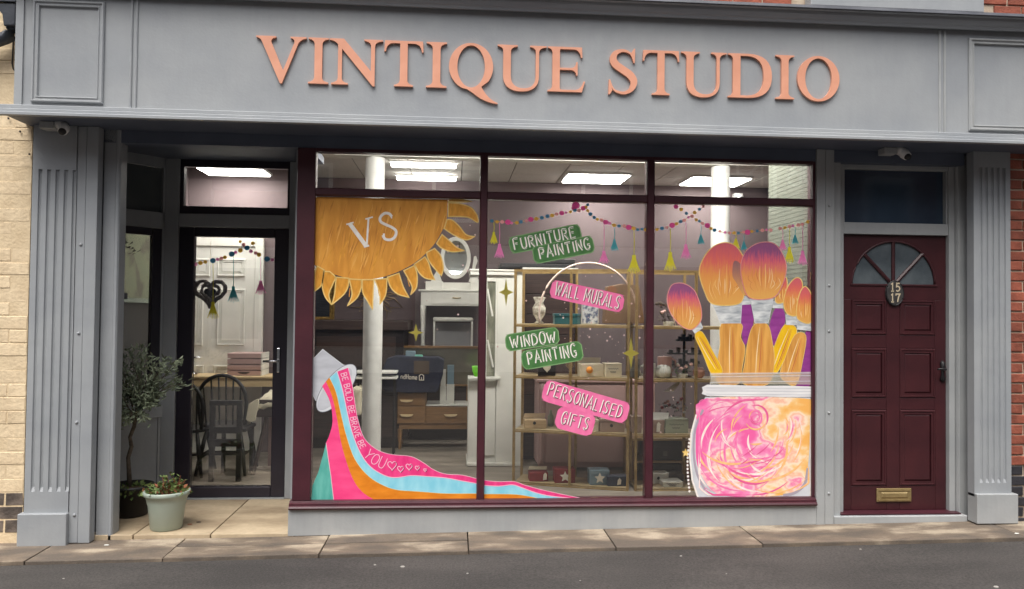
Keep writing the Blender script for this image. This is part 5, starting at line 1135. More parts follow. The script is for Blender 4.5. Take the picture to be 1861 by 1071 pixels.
mb = MB(); ribbon(mb, [at(px, py, Yb-.003) for px, py in ((762, 691), (762, 683), (766, 680), (770, 683), (770, 691), (762, 691))], .008, Yb-.003); ribbon(mb, [at(px, py, Yb-.003) for px, py in ((766, 690), (766, 686))], .008, Yb-.0032); mb.build('house_mark', TAGM, ba)
for lab, px0, px1, pt, pb, m in (('pale blue packet poking out of the navy bag', 737, 755, 638, 649, SLATEB), ('mint green packet poking out of the navy bag', 752, 768, 645, 653, mk('mint_packet', (120, 196, 176), rough=.6))):
    mb, _ = pbox(px0, px1, pt, pb+6, Yb+.06, .05); o = mb.build('packet', m, None, bevel=.008); tag(o, lab, 'packet')
# dark bureau behind the left column with a white tray and cloth
Yp = 3.3
bu = thing('bureau', 'long dark brown wooden bureau behind the left column', 'bureau', (-.95, Yp, IFZ))
bx0, bx1 = at(560, 640, Yp)[0], at(741, 640, Yp)[0]; zt = at(650, 583, Yp)[1]; zt2 = at(650, 600, Yp)[1]
MB().box(bx0, bx1, Yp, 4.25, zt2, zt).build('top', DWOOD, bu, bevel=.006)
MB().box(bx0+.04, bx1-.05, Yp+.06, 4.2, .7, zt2-.0005).build('upper_case', DWOOD2, bu)
za, zb = at(650, 612, Yp)[1], at(650, 668, Yp)[1]
MB().box(bx0+.08, bx1-.14, Yp+.05, Yp+.0595, zb, za).build('front_panel', DWOOD, bu, bevel=.006)
MB().box(bx0, bx1-.02, Yp-.22, Yp+.06, .66, .72).build('ledge', DWOOD, bu, bevel=.006)
MB().box(bx0+.04, bx1-.05, Yp-.1, 4.2, .08, .66).build('lower_case', DWOOD2, bu)
for k in range(3): MB().box(bx0+.08+k*.36, bx0+.40+k*.36, Yp-.112, Yp-.1005, .14, .6).build('lower_panel', DWOOD, bu, bevel=.005)
MB().box(bx0+.05, bx1-.06, Yp-.08, 4.1, IFZ, .0795).build('plinth', DWOOD2, bu)
wt = thing('letter_tray', 'white two tier tray on a thin stand beside the navy bag', 'tray', (at(690, 686, 2.7)[0], 2.75, .72))
for py in (677, 687): a, z = at(645, py, 2.7); b = at(721, py, 2.7)[0]; MB().box(a, b, 2.7, 2.94, z-.014, z+.01).build('tray', WPAINT, wt, bevel=.006)
MB().box(a+.02, a+.04, 2.75, 2.77, IFZ, z).box(b-.04, b-.02, 2.75, 2.77, IFZ, z).box(a+.02, a+.04, 2.90, 2.92, IFZ, z+.07).box(b-.04, b-.02, 2.90, 2.92, IFZ, z+.07).build('stand', BLACKW, wt)
mb, _ = pbox(638, 658, 704, 757, 2.6, .3); o = mb.build('white_sack', CLOTH, None, bevel=.04); tag(o, 'white cloth sack showing between the paint cup and the column', 'sack')
mb, _ = pbox(628, 668, 757, 826, 2.58, .36, zb=IFZ); o = mb.build('dark_crate', DWOOD2, None, bevel=.01); tag(o, 'dark crate under the white cloth sack by the column', 'crate')
# gilt picture and brass petal wall ornament on the back wall
gp = thing('gilt_picture', 'gilt framed dark chalkboard picture on the wall under the painted sun', 'picture', (at(585, 560, 4.28)[0], 4.28, at(585, 584, 4.28)[1]))
q = [at(px, py, 4.28) for px, py in ((548, 584), (609, 584), (609, 480), (548, 480))]; x0, z0, x1, z1 = q[0][0], q[0][1], q[2][0], q[2][1]
frame_moulding(x0, x1, z0, z1, 4.298, wd=.06, dp=.04).build('gilt_frame', GFRAME, gp)
MB().box(x0+.055, x1-.055, 4.28, 4.29, z0+.055, z1-.055).build('board', mk('chalkboard', (34, 36, 42), (52, 54, 60), scale=14, stretch=(.5, 1, 5), rough=.8), gp)
wo_ = thing('petal_ornament', 'brass wire petal wall ornament behind the left column', 'wall ornament', (at(680, 540, 4.28)[0], 4.28, at(680, 585, 4.28)[1]))
cx_, cz_ = at(682, 538, 4.27)
for k in range(16):
    a = 2*math.pi*k/16; mb = MB(); L_ = .36 if k % 2 else .28; ca, sa = math.cos(a), math.sin(a)
    mb.tube([(cx_+(l*ca-w_*sa)*L_, 4.285, cz_+(l*sa+w_*ca)*L_) for l, w_ in ((.12, 0), (.35, .13), (.65, .17), (1, 0), (.65, -.17), (.35, -.13), (.12, 0))], .006, 5, cap=False); mb.build('petal', mk('antique_brass', (150, 128, 96), rough=.4, metal=.5) if k == 0 else MATS['antique_brass'], wo_)

# white display cabinet and dark wardrobe beside it
Yc = 2.2
wc = thing('display_cabinet', 'white display cabinet with narrow glazed door and broad corner post', 'cabinet', (at(910, 700, Yc)[0], Yc+.25, IFZ))
cx0, cxa, cxb, cx1 = [at(px, 660, Yc)[0] for px in (856, 884, 900, 950)]; zc0, zc1, zc2, zm = at(910, 855, Yc)[1], at(910, 490, Yc)[1], at(900, 512, Yc)[1], at(900, 690, Yc)[1]
MB().box(cxb+.012, cx1, Yc, Yc+.5, .0505, zc1-.02).build('side_case', WPAINT, wc, bevel=.004)
MB().box(cx0-.02, cx1-.07, Yc-.03, Yc+.5, zc1-.06, zc1-.0205).build('cornice', WPAINT, wc, bevel=.008)
MB().box(cx0-.03, cx1+.01, Yc-.04, Yc+.51, zc1-.02, zc1+.0).build('cornice', WPAINT, wc, bevel=.006)
MB().box(cxa-.05, cxa, Yc, Yc+.03, zm+.03, zc1-.0605).box(cxb-.004, cxb+.0115, Yc, Yc+.03, zm+.03, zc1-.0605).box(cxa+.0005, cxb-.0045, Yc, Yc+.03, zc2, zc1-.0605).build('door_frame', WPAINT, wc, bevel=.003)
MB().box(cxa, cxb-.005, Yc+.012, Yc+.018, zm+.03, zc2-.001).build('door_pane', mk('shaded_cabinet_glass', (96, 98, 86), (150, 150, 134), scale=4, stretch=(4, 1, 1), rough=.15), wc)
for pts in (((886, 525), (895, 575)), ((886, 618), (896, 668))): MB().tube([(at(px, py, Yc)[0], Yc+.008, at(px, py, Yc)[1]) for px, py in pts], .010, 5).build('glazing_bar', WPAINT, wc)
MB().box(cx0-.03, cxb+.05, Yc-.05, Yc+.0, zm, zm+.028).build('waist_moulding', CERW, wc, bevel=.006)
MB().box(cx0-.02, cxb+.011, Yc+.02, Yc+.5, .0505, zm-.0005).build('lower_case', WPAINT, wc)
MB().box(cxa-.05, cxb+.005, Yc+.004, Yc+.0195, .12, zm-.06).build('lower_door', WPAINT, wc, bevel=.005)
MB().box(cx0-.03, cx1+.004, Yc-.02, Yc+.5, IFZ, .05).build('plinth', WPAINT, wc, bevel=.004)
dw = thing('dark_wardrobe', 'dark brown boarded wardrobe with white painted edge beside the display cabinet', 'wardrobe', (at(1000, 700, 2.5)[0], 2.7, IFZ))
wx0, wx1 = at(952, 600, 2.5)[0], at(1046, 600, 2.5)[0]; wz = at(1000, 487, 2.5)[1]
MB().box(wx0, wx1, 2.53, 3.0, IFZ, wz-.025).build('carcass', DWOOD2, dw); MB().box(wx0-.02, wx1+.02, 2.48, 3.02, wz-.024, wz).build('top', WPAINT, dw, bevel=.004)
n_ = 9
for k in range(n_): h_ = (wz-.12)/n_; MB().box(wx0+.01, wx1-.01, 2.508, 2.529, .06+k*h_, .06+(k+1)*h_-.008).build('board', DWOOD, dw, bevel=.003)
tvb = thing('flat_case', 'flat black case lying on top of the dark wardrobe', 'case', (at(976, 488, 2.5)[0], 2.7, wz))
a, b = at(909, 480, 2.55)[0], at(1045, 480, 2.55)[0]; zt = at(980, 474, 2.55)[1]
MB().box(a, b, 2.52, 2.95, wz+.001, wz+.045).build('case_body', BLACK, tvb, bevel=.01); MB().box(a+.45, b, 2.53, 2.94, wz+.0455, zt+.02).build('case_lid', BLACK, tvb, bevel=.01)
# slim white plant stand with a lime tumbler
ps = thing('plant_stand', 'slim white stand carrying a lime tumbler beside the cabinet', 'stand', (at(866, 760, 2.4)[0], 2.4, IFZ))
X = at(868, 760, 2.4)[0]; zt = at(868, 690, 2.4)[1]
MB().lathe((X, 2.4, IFZ), [(.05, 0), (.05, .012), (.016, .03), (.013, zt-.04-IFZ), (.05, zt-.02-IFZ), (.052, zt-IFZ)], 12).build('pedestal', WPAINT, ps, smooth=True)
lt = MB().lathe((X-.01, 2.4, zt+.0005), [(.03, 0), (.026, .02), (.05, .09), (.055, .135), (.045, .137)], 14).build('lime_tumbler', mk('lime_plastic', (110, 206, 36), (130, 222, 54), rough=.35), None, smooth=True); tag(lt, 'lime green tumbler on the slim white stand', 'tumbler')

# dusty pink sideboard behind the brass shelves
Yk = 1.95
sbx0, sbx1 = at(979, 780, Yk)[0], at(1190, 780, Yk)[0]; sz1, sz0 = at(1080, 690, Yk)[1], at(1080, 846, Yk)[1]
sbd = thing('sideboard', 'dusty pink painted sideboard with scalloped foot behind the brass shelves', 'sideboard', ((sbx0+sbx1)/2, Yk+.2, IFZ))
MB().box(sbx0, sbx1, Yk, Yk+.42, sz0, sz1-.03).build('carcass', PINKF, sbd); MB().box(sbx0-.02, sbx1+.02, Yk-.025, Yk+.43, sz1-.0295, sz1).build('top', PINKF, sbd, bevel=.006)
zq = at(1080, 786, Yk)[1]
for a, b, c_, d_ in ((sbx0+.07, sbx1-.07, zq+.012, sz1-.05), (sbx0+.07, sbx1-.07, sz0+.03, zq-.012)): MB().box(a, b, Yk-.012, Yk-.0005, c_, d_).build('drawer', PINKF, sbd, bevel=.006)
for sx in (sbx0+.03, sbx1-.03): MB().lathe((sx, Yk-.005, sz0+.02), [(.026, 0), (.02, .05), (.022, sz1-sz0-.14), (.028, sz1-sz0-.06)], 10).build('turned_post', PINKF, sbd, smooth=True)
ft = [(sbx0, sz0-.0005), (sbx0, IFZ), (sbx0+.12, IFZ), (sbx0+.18, sz0-.05), (sbx0+.24, sz0-.02), (sbx1-.24, sz0-.02), (sbx1-.18, sz0-.06), (sbx1-.07, IFZ), (sbx1, IFZ), (sbx1, sz0-.0005)]
MB().prism(ft, Yk+.01, Yk+.03).build('scalloped_foot', PINKF, sbd); MB().box(sbx0+.02, sbx1-.02, Yk+.38, Yk+.4, IFZ, sz0-.001).build('back_panel', BLACKW, sbd)

# brass shelving units: one square to the window, one turned away from it at its left end
def shelf_unit(label, A, B, depth, zs, ztop):
    u = (Vector(B)-Vector(A)); L_ = u.length; u.normalize(); v = Vector((-u.y, u.x))
    t = thing('shelving_unit', label, 'shelving unit', ((A[0]+B[0])/2, (A[1]+B[1])/2, IFZ), 'brass shelving units in the window')
    def P(s, d): return Vector(A)+u*(s*L_)+v*d
    for s in (0, .5, 1):
        for d in (0, depth):
            MB().obox(P(s, d), u, .011, v, .011, IFZ, ztop).build('post', GOLD, t)
    for z in zs:
        MB().obox((P(0, depth/2)+P(1, depth/2))/2, u, L_/2-.0115, v, depth/2-.0115, z-.012, z).build('shelf', mk('shelf_board', (150, 132, 98), (168, 150, 114), scale=5, rough=.5) if 'shelf_board' not in MATS else MATS['shelf_board'], t)
        for d in (-.0025, depth+.0025): MB().obox((P(0, d)+P(1, d))/2, u, L_/2+.008, v, .0105, z-.026, z-.0125).build('shelf_rail', GOLD, t)
    for d in (0, depth): MB().obox((P(0, d)+P(1, d))/2, u, L_/2+.011, v, .0115, ztop+.0005, ztop+.022).build('top_rail', GOLD, t)
    return P
Ys = 1.12
xr, xl = at(1146, 700, Ys)[0], at(935, 700, 1.42)[0]
SZ = [at(1146, py, Ys)[1] for py in (888, 789, 688, 591.5)]; ZT = at(1146, 494, Ys)[1]
PA = shelf_unit('brass shelving unit behind the middle pane, holding gift boxes', (xl, 1.42), (xr-.02, Ys), .34, SZ, ZT)
xb0, xb1 = at(1156, 700, Ys)[0], at(1372, 700, Ys)[0]
PB = shelf_unit('brass shelving unit half hidden behind the painted jar', (xb0, Ys+.001), (xb1, Ys+.001), .34, [z-.004 for z in SZ], ZT-.004)
def YA(px): return Ys+.05+(1.42-Ys)*max(0, (1146-px))/211
def SH(px, row): return (SZ[row] if px < 1152 else SZ[row]-.004)
def gift(label, px0, px1, pyt, row, mat, d=.14, lid=.35, back=.0, tagc=None, star=None, open_lid=False, lidm=None, holec=False, name='gift_box', text=False):
    Y = (YA((px0+px1)/2) if px0 < 1152 else Ys+.05)+back; z0 = SH(px0, row)+.0008; pm = (px0+px1)/2
    x0, x1 = at(px0, pyt, Y)[0], at(px1, pyt, Y)[0]; z1 = max(at(pm, pyt, Y)[1], z0+.04)
    t = thing(name, label, 'gift box' if name == 'gift_box' else name.split('_')[-1], ((x0+x1)/2, Y+d/2, z0))
    zl = z1-(z1-z0)*lid
    MB().box(x0+.003, x1-.003, Y+.003, Y+d-.003, z0, zl).build('box', mat, t, bevel=.003)
    if open_lid:
        mb = MB(); c0, c1 = Vector((x0, Y+d, zl)), Vector((x1, Y+d, zl)); q = [(x0+.004, Y+d-.004, zl+.002), (x1-.004, Y+d-.004, zl+.002), (x1+.01, Y+d+.05, z1), (x0+.02, Y+d+.05, z1)]
        mb.v = q+[(a, b+.006, c+.002) for a, b, c in q]; mb.f = [(0, 1, 2, 3), (4, 7, 6, 5), (0, 4, 5, 1), (1, 5, 6, 2), (2, 6, 7, 3), (3, 7, 4, 0)]; mb.build('lid', lidm or mat, t)
    else: MB().box(x0, x1, Y, Y+d, zl+.0005, z1).build('lid', lidm or mat, t, bevel=.003)
    hz = (z0+zl)/2
    if holec:
        hx = x0+(x1-x0)*.45; MB().tube([(hx, Y-.0005, hz+.012), (hx, Y-.006, hz+.012)], .014, 10).build('clasp', BLACK, t)
    if tagc:
        hx = x0+(x1-x0)*tagc; w_ = .016; MB().prism([(hx-w_, z0+.012), (hx+w_, z0+.018), (hx+w_*1.25, z1-.03), (hx+.004, z1-.014), (hx-w_*.7, z1-.032)], Y-.006, Y-.003).build('tag', TAGM, t)
    if star:
        sx, sz = (x0+x1)/2, (z0+z1)/2-.004; P = []
        for i in range(10): a = R(36*i+90); r = .050 if i % 2 == 0 else .024; P.append((sx+r*math.cos(a)*star, sz+r*math.sin(a)*star))
        MB().prism(smooth_closed(P, 2), Y-.012, Y-.003).build('star', TAGM, t)
    if text:
        mb = MB()
        for k, (a, b, h) in enumerate(((.18, .78, .62), (.3, .62, .38))):
            pts = [(x0+(x1-x0)*(a+(b-a)*i/14), z0+(z1-z0)*h+.006*math.sin(i*2.1)) for i in range(15)]; ribbon(mb, pts, .004, Y-.0006)
        mb.build('script_line', GRYB, t)
    return t
gift('small open red gift box with a white luggage tag, on the bottom brass shelf', 962, 997, 856, 0, REDC, tagc=.8, lid=.2, open_lid=True, lidm=CARD)
gift('red gift box with a white star, on the bottom brass shelf', 1008, 1046, 853, 0, REDC, star=.95, lid=.3)
gift('slate blue gift box with a white star on the bottom brass shelf', 1072, 1108, 855, 0, SLATEB, star=.95, lid=.3)
gift('navy gift box with a slanted white tag on the bottom brass shelf', 1104, 1142, 866, 0, NAVYB, tagc=.55, lid=.25, d=.12)
gift('open plywood box at the left end of the second brass shelf', 953, 994, 757, 1, PLY, lid=.3, holec=True, open_lid=True)
gift('dusty pink box with a round clasp under the GIFTS sign', 1091, 1136, 762, 1, PINKB, holec=True, lid=.2)
gift('thin cream card box beside the GIFTS sign', 1079, 1089, 763, 1, CARD, d=.1)
gift('brown box behind the right posts of the second brass shelf', 1148, 1167, 757, 1, PINKB, d=.12, back=.02)
gift('cream box with raised lid and orange rosette on the third brass shelf', 1054, 1098, 653, 2, CARD, open_lid=True, lid=.28, d=.16)
X, Z = at(1072, 673, YA(1075)-.02); o = MB().ball((X, YA(1075)-.006, Z), .030, 12, 8).build('orange_rosette', mk('orange_felt', (220, 138, 40), (236, 156, 58), scale=20, rough=.8, bump=.6), None, smooth=True); tag(o, 'orange felt rosette on the cream raised lid box', 'rosette')
gift('cream gift box with grey script beside the raised lid box', 1100, 1131, 661, 2, CARD, text=True, lid=.06, d=.15)
gift('small charcoal box under the gold star on the third brass shelf', 1146, 1163, 651, 2, GRYB, d=.1, back=.04)
gift('sage green gift box with script on the second right shelf', 1209, 1252, 762, 1, SAGEB, text=True, lid=.06, d=.16)
gift('dusty box with a white tag at the mullion on the second right shelf', 1184, 1208, 764, 1, PINKB, tagc=.5, d=.12)
gift('white flat carton lying at the foot of the painted jar', 1205, 1242, 876, 0, CERW, d=.18, lid=.3, text=True)
gift('white box with a dark round clasp on the bottom right shelf', 1181, 1216, 860, 0, CERW, holec=True, d=.12, back=.14, lid=.2)
gift('teal tin on the top brass shelf', 1008, 1056, 570, 3, TEALB, d=.14, lid=.3, name='storage_tin')
# lower right cubby unit with black boxes
cu = thing('cubby_unit', 'wooden cubby unit holding black boxes behind the right pane', 'cubby unit', (at(1215, 830, 1.6)[0], 1.7, IFZ))
ux0, ux1 = at(1150, 830, 1.55)[0], at(1256, 830, 1.55)[0]; uz = [at(1215, py, 1.55)[1] for py in (890, 838, 797)]
MB().box(ux0, ux0+.02, 1.55, 1.95, IFZ, uz[2]-.0205).build('side', OAK, cu); MB().box(ux1-.06, ux1, 1.55, 1.95, IFZ, uz[2]-.0205).build('side', OAK, cu)
MB().box(ux0-.01, ux1+.01, 1.54, 1.96, uz[2]-.02, uz[2]).build('top', PLY, cu); MB().box(ux0+.0205, ux1-.0605, 1.55, 1.95, uz[1]-.018, uz[1]).build('shelf', PLY, cu); MB().box(ux0+.0205, ux1-.0605, 1.94, 1.95, IFZ, uz[2]-.021).build('back', BLACKW, cu)
for lab, pt, zb in (('black storage box with a grey label in the upper cubby', 803, uz[1]+.001), ('black storage box in the lower cubby', 845, IFZ+.001)):
    a, b, z1 = at(1178, pt, 1.57)[0], at(1238, pt, 1.57)[0], at(1210, pt, 1.57)[1]
    t = thing('storage_box', lab, 'storage box', ((a+b)/2, 1.7, zb)); MB().box(a, b, 1.57, 1.88, zb, z1).build('box', DKBOX, t, bevel=.004); MB().box(a-.002, b+.002, 1.568, 1.882, z1-.05, z1+.004).build('lid', DKBOX, t, bevel=.004)
    if 'upper' in lab: p0, p1 = at(1205, 829, 1.566), at(1213, 820, 1.566); MB().box(p0[0], p1[0], 1.565, 1.5695, p0[1], p1[1]).build('label', GRYB, t)
mb, _ = pbox(1213, 1245, 862, 877, 1.4, .2); o = mb.build('grey_pouch', GRYB, None, bevel=.02); tag(o, 'soft grey pouch on the white flat carton', 'pouch')
# vases, mugs, flowers, picture, hoop
def vase(label, px, pyt, row, prof, mat, name='vase', cat='vase', back=.1):
    Y = (YA(px) if px < 1152 else Ys+.05)+back; X = at(px, pyt, Y)[0]; z0 = SH(px, row)+.0006; h = at(px, pyt, Y)[1]-z0
    t = thing(name, label, cat, (X, Y, z0)); MB().lathe((X, Y, z0), [(r, f*h) for r, f in prof], 18).build('body', mat, t, smooth=True); return t, X, Y, z0, h
ORN = mk('ornate_glass', (150, 140, 124), (222, 216, 200), scale=26, rough=.25, bump=.5)
vase('ornate cut glass urn on the left of the top brass shelf', 980, 540, 3, [(.03, 0), (.045, .03), (.02, .12), (.055, .35), (.06, .6), (.035, .78), (.055, .97), (.05, 1)], ORN)
vase('frosted green bottle behind the plywood box', 1001, 745, 1, [(.026, 0), (.028, .05), (.028, .6), (.012, .8), (.012, 1)], mk('frosted_green', (142, 150, 134), rough=.4), 'bottle', 'bottle', .2)
vase('small amber glass goblet on the third brass shelf', 1036, 655, 2, [(.03, 0), (.008, .1), (.01, .4), (.038, .6), (.04, .9), (.03, 1)], mk('amber_glass', (122, 100, 76), (160, 140, 112), scale=12, rough=.3), 'goblet', 'goblet')
t, X, Y, z0, h = vase('white mug whose handle shows left of the right mullion', 1180, 660, 2, [(.05, 0), (.056, .05), (.056, .98), (.052, 1)], CERW, 'mug', 'mug', .08)
MB().tube([(X-.052, Y-.02, z0+h*.85), (X-.085, Y-.02, z0+h*.78), (X-.095, Y-.02, z0+h*.5), (X-.082, Y-.02, z0+h*.25), (X-.052, Y-.02, z0+h*.17)], .010, 8).build('handle', CERW, t, smooth=True)
t, X, Y, z0, h = vase('white ribbed pumpkin jar by the right mullion', 1205, 663, 2, [(.03, 0), (.058, .12), (.068, .4), (.064, .7), (.042, .92), (.02, 1)], CERW, 'jar', 'jar', .06)
for k in range(11):
    a = 2*math.pi*k/11; MB().tube([(X+r*math.cos(a), Y+r*math.sin(a), z0+f*h) for r, f in ((.03, .02), (.060, .14), (.070, .4), (.065, .7), (.044, .92))], .006, 6).build('rib', CERW, t, smooth=True)
t, X, Y, z0, h = vase('pink mug behind the white ribbed jar', 1208, 648, 2, [(.06, 0), (.064, .04), (.064, .98), (.058, 1)], CERP, 'mug', 'mug', .2)
MB().tube([(X+.06, Y-.01, z0+h*.9), (X+.095, Y-.01, z0+h*.8), (X+.1, Y-.01, z0+h*.5), (X+.062, Y-.01, z0+h*.3)], .009, 8).build('handle', CERP, t, smooth=True)
vase('dusty pink vase at the right end of the third shelf', 1270, 668, 2, [(.03, 0), (.05, .3), (.052, .7), (.036, 1)], CERP, back=.08)
def posy(label, px, row, n, spread, hgt, leafm, flms, back=.08):
    Y = Ys+.05+back; z0 = SH(px, row)+.001; X = at(px, 680, Y)[0]; rg = random.Random(px)
    t = thing('flower_posy', label, 'flowers', (X, Y, z0)); lv = MB()
    MB().lathe((X, Y, z0), [(.045, 0), (.05, .03), (.045, .04)], 12).build('dish', CERW, t)
    for i in range(n*7):
        a = rg.uniform(0, 6.28); r = spread*rg.random()**.6; c = Vector((X+r*math.cos(a), Y+.6*r*math.sin(a), z0+.03+hgt*rg.random()*.8)); d = Vector((rg.uniform(-1, 1), rg.uniform(-1, 1), rg.uniform(0, 1))).normalized()*.03; s_ = d.cross(Vector((0, 0, 1))).normalized()*.010; b = len(lv.v)
        lv.v += [tuple(c), tuple(c+d*.5+s_), tuple(c+d), tuple(c+d*.5-s_)]; lv.f.append((b, b+1, b+2, b+3))
    tag(lv.build('leaves', leafm, t), kind='stuff')
    for i in range(n):
        a = rg.uniform(0, 6.28); r = spread*rg.random()**.5; c = (X+r*math.cos(a), Y-.02+.4*r*math.sin(a), z0+.045+hgt*rg.uniform(.3, 1)); mb = MB().ball(c, rg.uniform(.012, .02), 8, 5, .8); mb.build('flower', flms[i % len(flms)], t, smooth=True)
FPK = mk('blush_petal', (220, 172, 168), (232, 196, 190), scale=30, rough=.7); FWH = mk('ivory_petal', (226, 220, 200), rough=.7); FBR = mk('rust_dried_flower', (110, 66, 56), (140, 92, 78), scale=30, rough=.9); DLF = mk('posy_leaf', (52, 84, 46), (76, 108, 62), rough=.6); DDR = mk('dried_stem', (70, 62, 54), (96, 84, 74), rough=.9)
posy('blush and ivory flower posy beside the ribbed jar', 1240, 2, 9, .085, .08, DLF, [FPK, FWH, FPK])
posy('dried rust flower arrangement on the top right shelf', 1214, 3, 16, .12, .20, DDR, [FBR, FBR, DDR, FPK])
posy('dark berry garland bundle under the papers on the right shelf', 1222, 1, 14, .14, .24, DWOOD2, [FBR, REDC, DWOOD, CERW], .2)
ja = thing('jewellery_stand', 'black tiered jewellery stand behind the flower posy', 'stand', (at(1240, 690, Ys+.28)[0], Ys+.28, SH(1200, 2)))
X = at(1243, 640, Ys+.28)[0]; z0 = SH(1200, 2)
MB().lathe((X, Ys+.28, z0+.001), [(.07, 0), (.07, .01), (.012, .02), (.012, .33), (.002, .34)], 12).build('pole', BLACKW, ja, smooth=True)
for py, hw in ((642, .15), (662, .12), (618, .07)):
    z = at(1243, py, Ys+.28)[1]; MB().box(X-hw, X+hw, Ys+.25, Ys+.31, z-.012, z+.004).build('arm', BLACKW, ja, bevel=.004)
    for k in range(5): MB().box(X-hw+.02+k*hw*.45, X-hw+.045+k*hw*.45, Ys+.26, Ys+.30, z+.0045, z+.03+.02*(k % 2)).build('peg', BLACKW, ja)
pc = thing('floral_picture', 'small blue floral picture leaning on the top brass shelf', 'picture', (at(1073, 588, 1.32)[0], 1.32, SZ[3]))
a, b, z1 = at(1057, 560, 1.32)[0], at(1088, 560, 1.32)[0], at(1072, 550, 1.32)[1]
MB().box(a, b, 1.32, 1.335, SZ[3]+.001, z1).build('frame', CERW, pc, bevel=.003); MB().box(a+.008, b-.008, 1.318, 1.3195, SZ[3]+.01, z1-.008).build('print', mk('blue_floral_print', (210, 214, 216), (76, 92, 128), scale=26, rough=.6, lo=.45, hi=.58), pc)
hb = thing('shopping_bag', 'brown paper bag with leather tag on the top brass shelf', 'bag', (at(1132, 588, 1.3)[0], 1.3, SZ[3]))
P = [at(px, py, 1.28) for px, py in ((1098, 588), (1172, 588), (1162, 519), (1130, 516), (1104, 521))]; P = [(x, max(z, SZ[3]+.001)) for x, z in P]
MB().prism(P, 1.28, 1.40).build('bag_body', KRAFT, hb, bevel=.008); X, Z = at(1112, 527, 1.27); MB().tube([(X, 1.279, Z-.01), (X, 1.272, Z-.01)], .045, 16).build('leather_tag', mk('tan_leather', (130, 84, 54), rough=.6), hb)
X, z0 = at(1135, 520, 1.34)[0], at(1135, 518, 1.34)[1]
hr = thing('heart_picture', 'dark box frame with a pale heart on the third brass shelf', 'picture', (at(992, 685, 1.34)[0], 1.34, SZ[2]))
a, b, z1 = at(978, 660, 1.34)[0], at(1010, 660, 1.34)[0], at(992, 655, 1.34)[1]
MB().box(a, b, 1.34, 1.37, SZ[2]+.001, z1).build('frame', DWOOD2, hr, bevel=.004)
hx, hz = (a+b)/2, (SZ[2]+z1)/2; MB().prism([(hx+.035*math.sin(R(t_))**3, hz+.04*(13*math.cos(R(t_))-5*math.cos(R(2*t_))-2*math.cos(R(3*t_))-math.cos(R(4*t_)))/17) for t_ in range(0, 360, 15)], 1.332, 1.3395).build('heart', CARD, hr)
# wire hoop standing on the top shelf
hp = MB(); Yh = 1.14; ctr = (1069, 572); P = []
for a in range(190, -12, -6): x, z = at(ctr[0]+89*math.cos(R(a)), ctr[1]-94*math.sin(R(a)), Yh); P.append((x, Yh, z))
o = hp.tube(P, .0085, 8).build('wire_hoop', mk('blush_wire', (226, 200, 186), (236, 214, 200), rough=.5), None, smooth=True); tag(o, 'pale arched hoop standing on the top brass shelf behind the WALL MURALS sign', 'hoop')
# loose papers on the right shelf
for k, (lab, q) in enumerate((('white folded leaflet standing askew above the sage green box', ((1206, 712), (1224, 712), (1243, 697), (1238, 696))), ('white doily paper on the dusty box by the mullion', ((1186, 763), (1214, 763), (1222, 753), (1188, 752))))):
    Y = Ys+.06; mb = MB(); mb.prism([at(px, py, Y) for px, py in q], Y, Y+.004); mb.v = [(x, y+(.1 if z > at(1215, q[0][1]-6, Y)[1] else 0), z) for x, y, z in mb.v]; o = mb.build('leaflet', CERW, None); tag(o, lab, 'paper')

# ------------------------------------------------------------------ the room behind the entrance door
idr = thing('panel_door', 'white six panel interior door at the back, seen through the entrance', 'door', (-2.4, 3.0, IFZ))
dx0, dx1 = at(338, 600, 2.98)[0], at(462, 600, 2.98)[0]; dz1 = at(400, 448, 2.98)[1]
MB().box(dx0, dx1, 2.965, 2.995, IFZ, dz1).build('door_leaf', WPAINT, idr)
MB().box(dx1+.002, dx1+.09, 2.95, 2.999, IFZ, dz1+.09).box(dx0-.02, dx1+.0, 2.95, 2.999, dz1+.002, dz1+.09).build('architrave', WPAINT, idr, bevel=.004)
for pa, pb, ta, tb in ((352, 382, 470, 502), (395, 446, 470, 502), (352, 370, 525, 628), (395, 446, 525, 628), (352, 370, 664, 770), (388, 446, 664, 770)):
    a, b = at(pa, ta, 2.96)[0], at(pb, ta, 2.96)[0]; z1, z0 = at(pa, ta, 2.96)[1], at(pa, tb, 2.96)[1]
    mb = frame_moulding(a, b, z0, z1, 2.9648, wd=.03, dp=.014); mb.frustum(a+.035, b-.035, z0+.035, z1-.035, 2.9647, 2.958, .02); mb.build('panel', WPAINT, idr)
MB().tube([(dx0+.08, 2.96, 1.02), (dx0+.08, 2.92, 1.02), (dx0+.18, 2.91, 1.02)], .01, 8).build('handle', CHROME, idr, smooth=True)
wr = thing('heart_wreath', 'grey wicker heart wreath hanging behind the entrance door glass', 'wreath', (at(382, 535, 1.12)[0], 1.12, at(382, 570, 1.12)[1]))
WICK = mk('grey_wicker', (104, 98, 96), (146, 140, 136), scale=40, stretch=(1, 1, 1), rough=.9, bump=.8)
def heartpts(cx, cy, hw, hh, Y, n=40):
    return [(at(cx+hw*math.sin(t)**3, cy-hh*(13*math.cos(t)-5*math.cos(2*t)-2*math.cos(3*t)-math.cos(4*t))/17, Y)[0], Y, at(cx, cy-hh*(13*math.cos(t)-5*math.cos(2*t)-2*math.cos(3*t)-math.cos(4*t))/17, Y)[1]) for t in [2*math.pi*i/n for i in range(n+1)]]
rw = random.Random(4)
